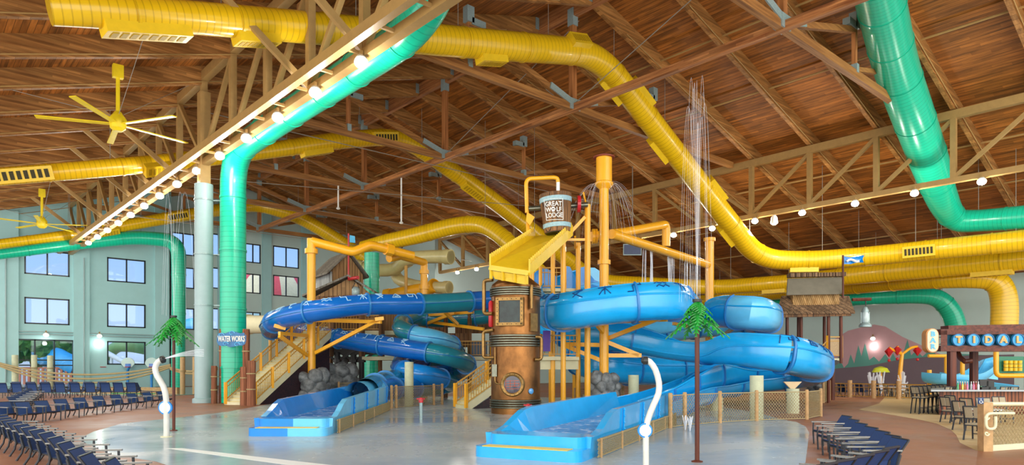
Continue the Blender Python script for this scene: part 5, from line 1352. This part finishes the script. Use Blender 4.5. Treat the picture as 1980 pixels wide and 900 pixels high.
for px,w in ((1902,.5),(1914,.42)):
    c=fr_pt(px,dB-.9,cz+.07); t=thing('cash_register',('taller' if px==1902 else 'shorter')+' black cash register on the bar counter','cash register',c)
    mk('register_base',MB().box(c+V(0,0,.06),(w*.8,.35,.12),rz=-YAW),M_black,t); mk('register_screen',MB().box(c+V(0,0,.30 if px==1902 else .24),(w*.8,.08,.3),rz=-YAW),M_black,t)
# near fence with handle
pB=P(1905,873,17.07); pB.z=0; pE=P(2010,864,17.9); pE.z=0
t=net_fence('cream net fence with a thick wooden post at the right edge',[pB,pE],1.18)
mk('gate_post',MB().box(pB+V(0,0,.6),(.23,.23,1.2),rz=-YAW),M_post,t); mk('kerb',MB().beam(pB+V(0,0,.07),pE+V(0,0,.07),.12,.14),M_cream,t)
mk('top_rope',MB().tube([pB+V(0,0,1.16),pE+V(0,0,1.12)],.05,8),M_cream,t,True)
hp=[(1905,836),(1905,805),(1909,800),(1922,800),(1926,805),(1926,824),(1922,830),(1910,830)]
mk('gate_handle',MB().tube([Vector(q[:3]) for q in catmull([tuple(P(x,y,16.8)) for x,y in ((1961,800),(1935,800),(1912,801),(1907,808),(1907,824),(1912,830),(1922,829),(1925,822),(1925,806))],.05)],.035,8),M_cream,t,True)
for yy in (808,839): mk('scroll_hook',MB().tube([P(1908+5*(1-a/8)*math.cos(a),yy+5*(1-a/8)*math.sin(a),16.8) for a in [i*.6 for i in range(12)]],.02,6),M_cream,t,True)
c=P(1897,776,16.85); s=thing('access_sign','small blue wheelchair access sign on the right fence post','sign',c)
mk('sign_plate',MB().prism([c+RV*x+UP*z for x,z in ((-.065,-.075),(.065,-.075),(.065,.075),(-.065,.075))],FV*.03),paint('access_blue','1C3C6C',.4),s)
sm=MB().blob(c-FV*.01+UP*.045-RV*.01,.013,8,5).tube([c-FV*.01+UP*.03-RV*.01,c-FV*.01+UP*-.0-RV*.005,c-FV*.01+RV*.025,c-FV*.01+RV*.035-UP*.035,c-FV*.01+RV*.05-UP*.035],.006,5)
sm.tube([c-FV*.01+V(0,0,-.02)+RV*.035*math.cos(a)-RV*.008+UP*.035*math.sin(a) for a in [2.2+i*.4 for i in range(11)]],.006,5); mk('wheelchair_symbol',sm,M_white,s)
# ================================================================== seating
M_sling=paint('navy_sling_fabric','1C3F74',.6,0,.2,40)
M_char=paint('charcoal_frame','34363A',.4,.3,.1)
M_arm=paint('brushed_armrest','8A8A86',.3,.6,.15)
M_taupe=paint('taupe_sling_fabric','A99B80',.7,0,.12,40)
def mk0(name,mb,m,par,smooth=False): return mk(name,mb,m,par,smooth,local=True)
def lounge_proto(nm,label,m_s,m_arm,seatz=.34,top=.80,w=.60,cat='chair'):
    t=bpy.data.objects.new(nm,None); COL.objects.link(t); setp(t,label,cat); INV[t.name]=Matrix.Identity(4)
    h=w/2; k=top/.80; ax_=seatz+.24
    mb=MB()
    pr=[(.30,seatz+.03),(.12,seatz-.02),(-.08,seatz-.05),(-.24,seatz-.03)]
    for (xa,za),(xb_,zb_) in zip(pr[:-1],pr[1:]): mb.prism([(xa,-h+.04,za),(xb_,-h+.04,zb_),(xb_,h-.04,zb_),(xa,h-.04,za)],(0,0,.02))
    mk0('seat',mb,m_s,t)
    mb=MB(); pr=[(-.24,seatz-.02),(-.30,seatz+.2*k),(-.37,top-.12),(-.45,top)]
    for (xa,za),(xb_,zb_) in zip(pr[:-1],pr[1:]): mb.prism([(xa,-h+.04,za),(xb_,-h+.04,zb_),(xb_,h-.04,zb_),(xa,h-.04,za)],(.02,0,.008))
    mk0('backrest',mb,m_s,t)
    for s in (-1,1):
        y=s*h
        mk0('leg',MB().tube([(.30,y,ax_),(.31,y,seatz),(.29,y,0)],.022,6),M_char,t)
        mk0('leg',MB().tube([(-.30,y,seatz+.18),(-.24,y,seatz-.03),(-.27,y,seatz*.5),(-.38,y,0)],.024,6),M_char,t)
        mk0('armrest',MB().prism([(-.32,y-.028,ax_),(.36,y-.028,ax_+.0),(.36,y+.028,ax_),(-.32,y+.028,ax_)],(0,0,.028)),m_arm,t)
    mb=MB()
    for s in (-1,1): mb.tube([(.30,s*(h-.03),seatz+.02),(-.08,s*(h-.03),seatz-.06),(-.24,s*(h-.03),seatz-.03),(-.30,s*(h-.03),seatz+.2*k),(-.37,s*(h-.03),top-.12),(-.46,s*(h-.03),top+.01)],.02,6)
    mb.tube([(.30,-h,seatz),(.30,h,seatz)],.018,6); mb.tube([(-.26,-h,seatz-.05),(-.26,h,seatz-.05)],.018,6); mb.tube([(-.46,-h+.03,top+.01),(-.46,h-.03,top+.01)],.02,6)
    mk0('frame',mb,M_char,t); index_kids(t); return t
proto=lounge_proto('lounge_chair','navy',M_sling,M_arm,.34,.76)
used={'lounge':False}
def place(protoobj,pos,ang,label,group,sc=1.0):
    """ang: heading of the facing direction (world radians)"""
    key=protoobj.name
    o=protoobj if not used.get(key) else copy_tree(protoobj)
    used[key]=True
    o.location=pos; o.rotation_euler=(0,0,ang); o.scale=(sc,sc,sc); o['label']=label; o['group']=group; return o
def head(r,f): v=RF(r,f); return math.atan2(v.y,v.x)
# near left arc, seen from behind
nl=[(2,806),(9,811),(18,815),(29,819),(42,824),(56,829),(72,834),(90,840),(108,849),(126,859),(147,871),(168,883),(215,893)]
N=len(nl)
for k,(px,yt) in enumerate(nl):
    u=k/(N-1); d=1.25*F/(yt-HY); q=P(px,yt,d); q.z=0; hv=RF(.99,.05+.25*u).normalized()
    place(proto,q+hv*.43,math.atan2(hv.y,hv.x),f'navy sling chair in the near left arc seen from behind, {ORD[N-1-k]} from the front','navy chairs in the near left arc')
rw=[(20,818),(57,818),(93,814),(130,809),(166,804),(201,799),(235,795),(265,791),(294,787),(322,784)]
for k,(px,y) in enumerate(rw):
    place(proto,FLR(px,y),head(.93,-.36),f'navy sling chair facing the pad in the curved left row, {ORD[k]} from the left edge','navy chairs in the curved left row')
# stacked/nested row seen side-on
for k in range(6):
    place(proto,FLR(40+6*k,800-5*k),head(1,.1),f'navy chair in the tight nested row behind the curved row, {ORD[k]} from the front','nested navy chairs',1.0)
# back row by the pool, larger chairs
tall=lounge_proto('pool_chair','navy',M_sling,M_char,.42,1.0,.66)
for k,px in enumerate((10,38,67,94,121,150,179,208,233,258)):
    place(tall,FLR(px,771-.2*k),head(-.1,1),f'navy sling chair in the back row near the tan posts, {ORD[k]} from the left','navy chairs in the back row by the pool',1.08)
for k,px in enumerate((24,52,80,108,135,164,192)):
    place(tall,FLR(px,766),head(.1,-1),f'navy chair facing the camera behind the back row, {ORD[k]} from the left','navy chairs facing the camera by the pool',1.05)
# sun lounger at the end of the back row
c=FLR(272,768); t=thing('sun_lounger','navy folding lounger with raised back at the right end of the back row','lounger',c)
mk('lounger_seat',MB().prism([c+RV*-.3+V(0,0,.42),c+RV*.9+V(0,0,.36),c+RV*.9+V(0,0,.36)+FV*.65,c+RV*-.3+V(0,0,.42)+FV*.65],V(0,0,.03)),M_sling,t)
mk('lounger_back',MB().prism([c+RV*-.3+V(0,0,.42),c+RV*-.6+V(0,0,1.05),c+RV*-.6+V(0,0,1.05)+FV*.65,c+RV*-.3+V(0,0,.42)+FV*.65],RV*.03),M_sling,t)
for x in (-.35,.8):
    for f_ in (0,.65): mk('leg',MB().beam(c+RV*x+FV*f_+V(0,0,.4),c+RV*(x+.12)+FV*f_,.04,.04),M_char,t)
# right groups
g1=[(1630,803),(1643,810),(1657,817),(1676,824.5),(1697,832),(1716,840),(1730,846)]
for k,(px,yt) in enumerate(g1):
    d=1.2*F/(yt-HY); q=P(px,yt,d); q.z=0
    place(proto,q+RF(-.36,.0,0),head(-1,.02),f'navy sling chair facing left in the right-hand row, {ORD[k]} from the back','navy chairs in the right-hand row')
g2=[(1590,893),(1628,885),(1664,877),(1694,869),(1716,862)]
for k,(px,yt) in enumerate(g2):
    d=1.2*F/(yt-HY); q=P(px,yt,d); q.z=0
    place(proto,q+RF(-.25,.3,0),head(-.62,.78),f'navy sling chair seen from behind at the bottom right, {ORD[k]} from the left','navy chairs at the bottom right')
for k,(px,y) in enumerate(((1618,768),(1634,768),(1652,767),(1668,768),(1684,767),(1700,766))):
    place(tall,FLR(px,y),head([-.9,.9][k%2],.3),f'navy chair by the low railing right of the tree hut, {ORD[k]} from the left','navy chairs by the low railing',1.0)
# bar seating
def dining_proto(nm,cat,seatz,top):
    t=bpy.data.objects.new(nm,None); COL.objects.link(t); setp(t,nm,cat); INV[t.name]=Matrix.Identity(4)
    mk0('seat',MB().box((0,0,seatz),(.44,.46,.04)),M_taupe,t)
    mb=MB(); 
    for s in (-1,1): mb.prism([(-.23,s*.12-.10,seatz+.18),(-.23,s*.12+.10,seatz+.18),(-.31,s*.12+.10,top),(-.31,s*.12-.10,top)],(.02,0,0))
    mk0('backrest',mb,M_taupe,t)
    for s in (-1,1):
        mk0('leg',MB().beam((.2,s*.22,seatz),(.24,s*.23,0),.035,.035),M_char,t); mk0('leg',MB().beam((-.2,s*.22,seatz),(-.30,s*.23,0),.035,.035),M_char,t)
    mb=MB()
    for s in (-1,1): mb.beam((-.2,s*.23,seatz),(-.32,s*.23,top+.02),.035,.035)
    mb.beam((-.32,-.23,top+.02),(-.32,.23,top+.02),.035,.035); mb.beam((-.225,-.23,seatz+.16),(-.225,.23,seatz+.16),.03,.03); mb.beam((-.275,0,seatz+.16),(-.325,0,top),.03,.03) if False else None
    mk0('stretcher',MB().beam((.225,-.225,seatz*.35),(.225,.225,seatz*.35),.025,.025),M_char,t); mb.box((0,0,seatz-.035),(.46,.48,.03))
    mk0('frame',mb,M_char,t); index_kids(t); return t
stool=dining_proto('bar_stool','stool',.76,1.22); din=dining_proto('dining_chair','chair',.46,.95)
for k,px in enumerate((1780,1788,1796,1804,1812,1820,1827,1834)):
    place(stool,FLR(px-1,801-1.6*k),head(.9,.25),f'dark bar stool with taupe back along the end of the bar, {ORD[k]} from the left','bar stools along the end of the counter')
for k,px in enumerate((1835,1889,1941)):
    place(stool,FLR(px-6,801),head(.0,1),f'left stool of the {["left","middle","right"][k]} pair facing the bar front','bar stools in pairs at the bar front'); place(stool,FLR(px+9,801),head(.0,1),f'right stool of the {["left","middle","right"][k]} pair facing the bar front','bar stools in pairs at the bar front')
for k,(px,y,hr,hf,lab) in enumerate(((1840,818,.95,.2,'taupe dining chair left of the table beyond the access sign'),(1848,812,.95,.3,'taupe dining chair just behind the leftmost one near the bar'),(1867,833,.95,.3,'taupe dining chair at the near left of the right table'),(1878,822,.9,.4,'taupe dining chair tucked behind its twin at the right table'),(1890,852,.8,.5,'taupe dining chair directly left of the thick fence post'),(1908,822,-.2,-1,'taupe dining chair behind the wheelchair access sign'),(1940,818,-.1,-1,'taupe dining chair behind the near net fence'))):
    place(din,FLR(px,y),head(hr,hf),lab,'taupe dining chairs by the right fence')
ltx=[(1690,768,1),(1706,768,-1),(1718,767,1),(1730,769,-1),(1742,768,1),(1752,771,-1),(1764,770,1),(1776,772,-1)]
for k,(px,y,s) in enumerate(ltx):
    place(din,FLR(px,y),head(s,.15),f'taupe dining chair by the tables in front of the mural, {ORD[k]} from the left','taupe dining chairs before the mural')
def table(px,y,r,h,label):
    c=FLR(px,y); t=thing('table',label,'table',c)
    mk('tabletop',MB().lathe(c+V(0,0,h-.04),[(r,0),(r,.04)],24),paint('pale_tabletop','C8CCCC',.3),t,True); mk('pedestal',MB().lathe(c,[(r*.5,0),(r*.5,.03),(.05,.05),(.05,h-.05)],16),M_char,t,True)
table(1905,835,.5,.74,'pale round table beside the thick fence post'); table(1698,768,.45,.74,'round table at the left of the mural seating'); table(1724,768,.45,.74,'round table in the middle of the mural seating'); table(1758,770,.45,.74,'round table at the right of the mural seating')
table(1672,838,.35,.45,'low round side table among the right-hand navy chairs') if False else None
# ---- outside the windows ------------------------------------------
def tree(px,y,d,w,h,label):
    c=P(px,y,d); c.z=0; t=thing('outdoor_tree',label,'tree',c); rn=random.Random(px)
    mk('trunk',MB().lathe(c,[(.3,0),(.2,h*.5)],8),M_log,t)
    mb=MB()
    for k in range(30): mb.blob(c+V(rn.uniform(-w,w),rn.uniform(-w,w),h*.45+rn.uniform(0,h*.5)),rn.uniform(.8,1.6),7,5,.25)
    mk('crown',mb,paint('outdoor_green','5C8C3C',.8,0,.4,1.5,0,(1,1,1),0,'35602A'),t)
tree(62,700,96,5,7,'green tree outside the left of the glass doors')
t=thing('outdoor_slide','big blue outdoor slide seen through the glass doors','water slide',P(110,700,94))
cp=[Vector(q[:3]) for q in catmull([tuple(P(*q)) for q in ((86,668,96),(82,680,95),(90,692,94),(105,690,94),(125,700,93),(150,712,93))],.5)]
mk('support_post',MB().tube([V(cp[0].x,cp[0].y,-.1),cp[0]],.2,8),M_white,t); mk('chute',MB().tube(cp,1.3,16),paint('outdoor_blue','3AA0D0',.4),t,True)
cp=[Vector(q[:3]) for q in catmull([tuple(P(*q)) for q in ((205,690,96),(225,672,95),(250,670,94),(285,676,95))],.5)]
t=thing('outdoor_slide','green outdoor slide seen through the ground floor window','water slide',cp[0]); mk('support_post',MB().tube([V(cp[3].x,cp[3].y,-.1),cp[3]],.2,8),M_white,t); mk('chute',MB().tube(cp,.8,16),paint('outdoor_slide_green','7FA060',.4),t,True)
cp=[P(205,682,93),P(235,698,93),P(285,708,93)]; mk('chute',MB().tube(cp,.35,10),M_white,t,True)
t=thing('striped_dome','red and cream striped dome seen through the upper right windows','dome',P(530,620,108))
dc=P(528,590,112)
for k in range(14):
    a0=2*math.pi*k/14;a1=2*math.pi*(k+1)/14; mb=MB(); vs=[];fs=[]; R_=7.6
    for i in range(9):
        th=math.pi/2*i/8
        for a in (a0,(a0+a1)/2,a1): vs.append(dc+V(R_*math.cos(th)*math.cos(a),R_*math.cos(th)*math.sin(a),-1.5+R_*math.sin(th)))
    for i in range(8):
        for j in range(2): fs.append((i*3+j,i*3+j+1,(i+1)*3+j+1,(i+1)*3+j))
    mk('dome_panel',mb.add(vs,fs),paint('dome_red','D8484C',.6) if k%2 else paint('dome_cream','E4CDA0',.6),t,True)
mk('dome_drum',MB().lathe(V(dc.x,dc.y,0),[(7.6,0),(7.6,dc.z-1.5)],28),M_wall2,t,True)
t=thing('outdoor_slide','blue outdoor slide roof seen through the lower recess windows','water slide',P(380,640,100))
cp=[P(340,640,99),P(370,632,98),P(400,628,98)]; mk('chute',MB().tube(cp,1.2,14),M_bl_lt,t,True); mk('support_post',MB().tube([V(cp[1].x,cp[1].y,-.1),cp[1]],.2,8),M_white,t)
t=thing('outdoor_fence','tan rail fence outside the glass doors','fence',P(40,740,92))
for k in range(12): mk('picket',MB().box(P(38+9*k,728,92),(.3,.1,2.2),rz=-YAW),paint('picket_red','B86A4C',.7),t)
mk('fence_rail',MB().beam(P(30,712,92),P(150,712,92),.15,.2),paint('picket_red','B86A4C',.7),t)
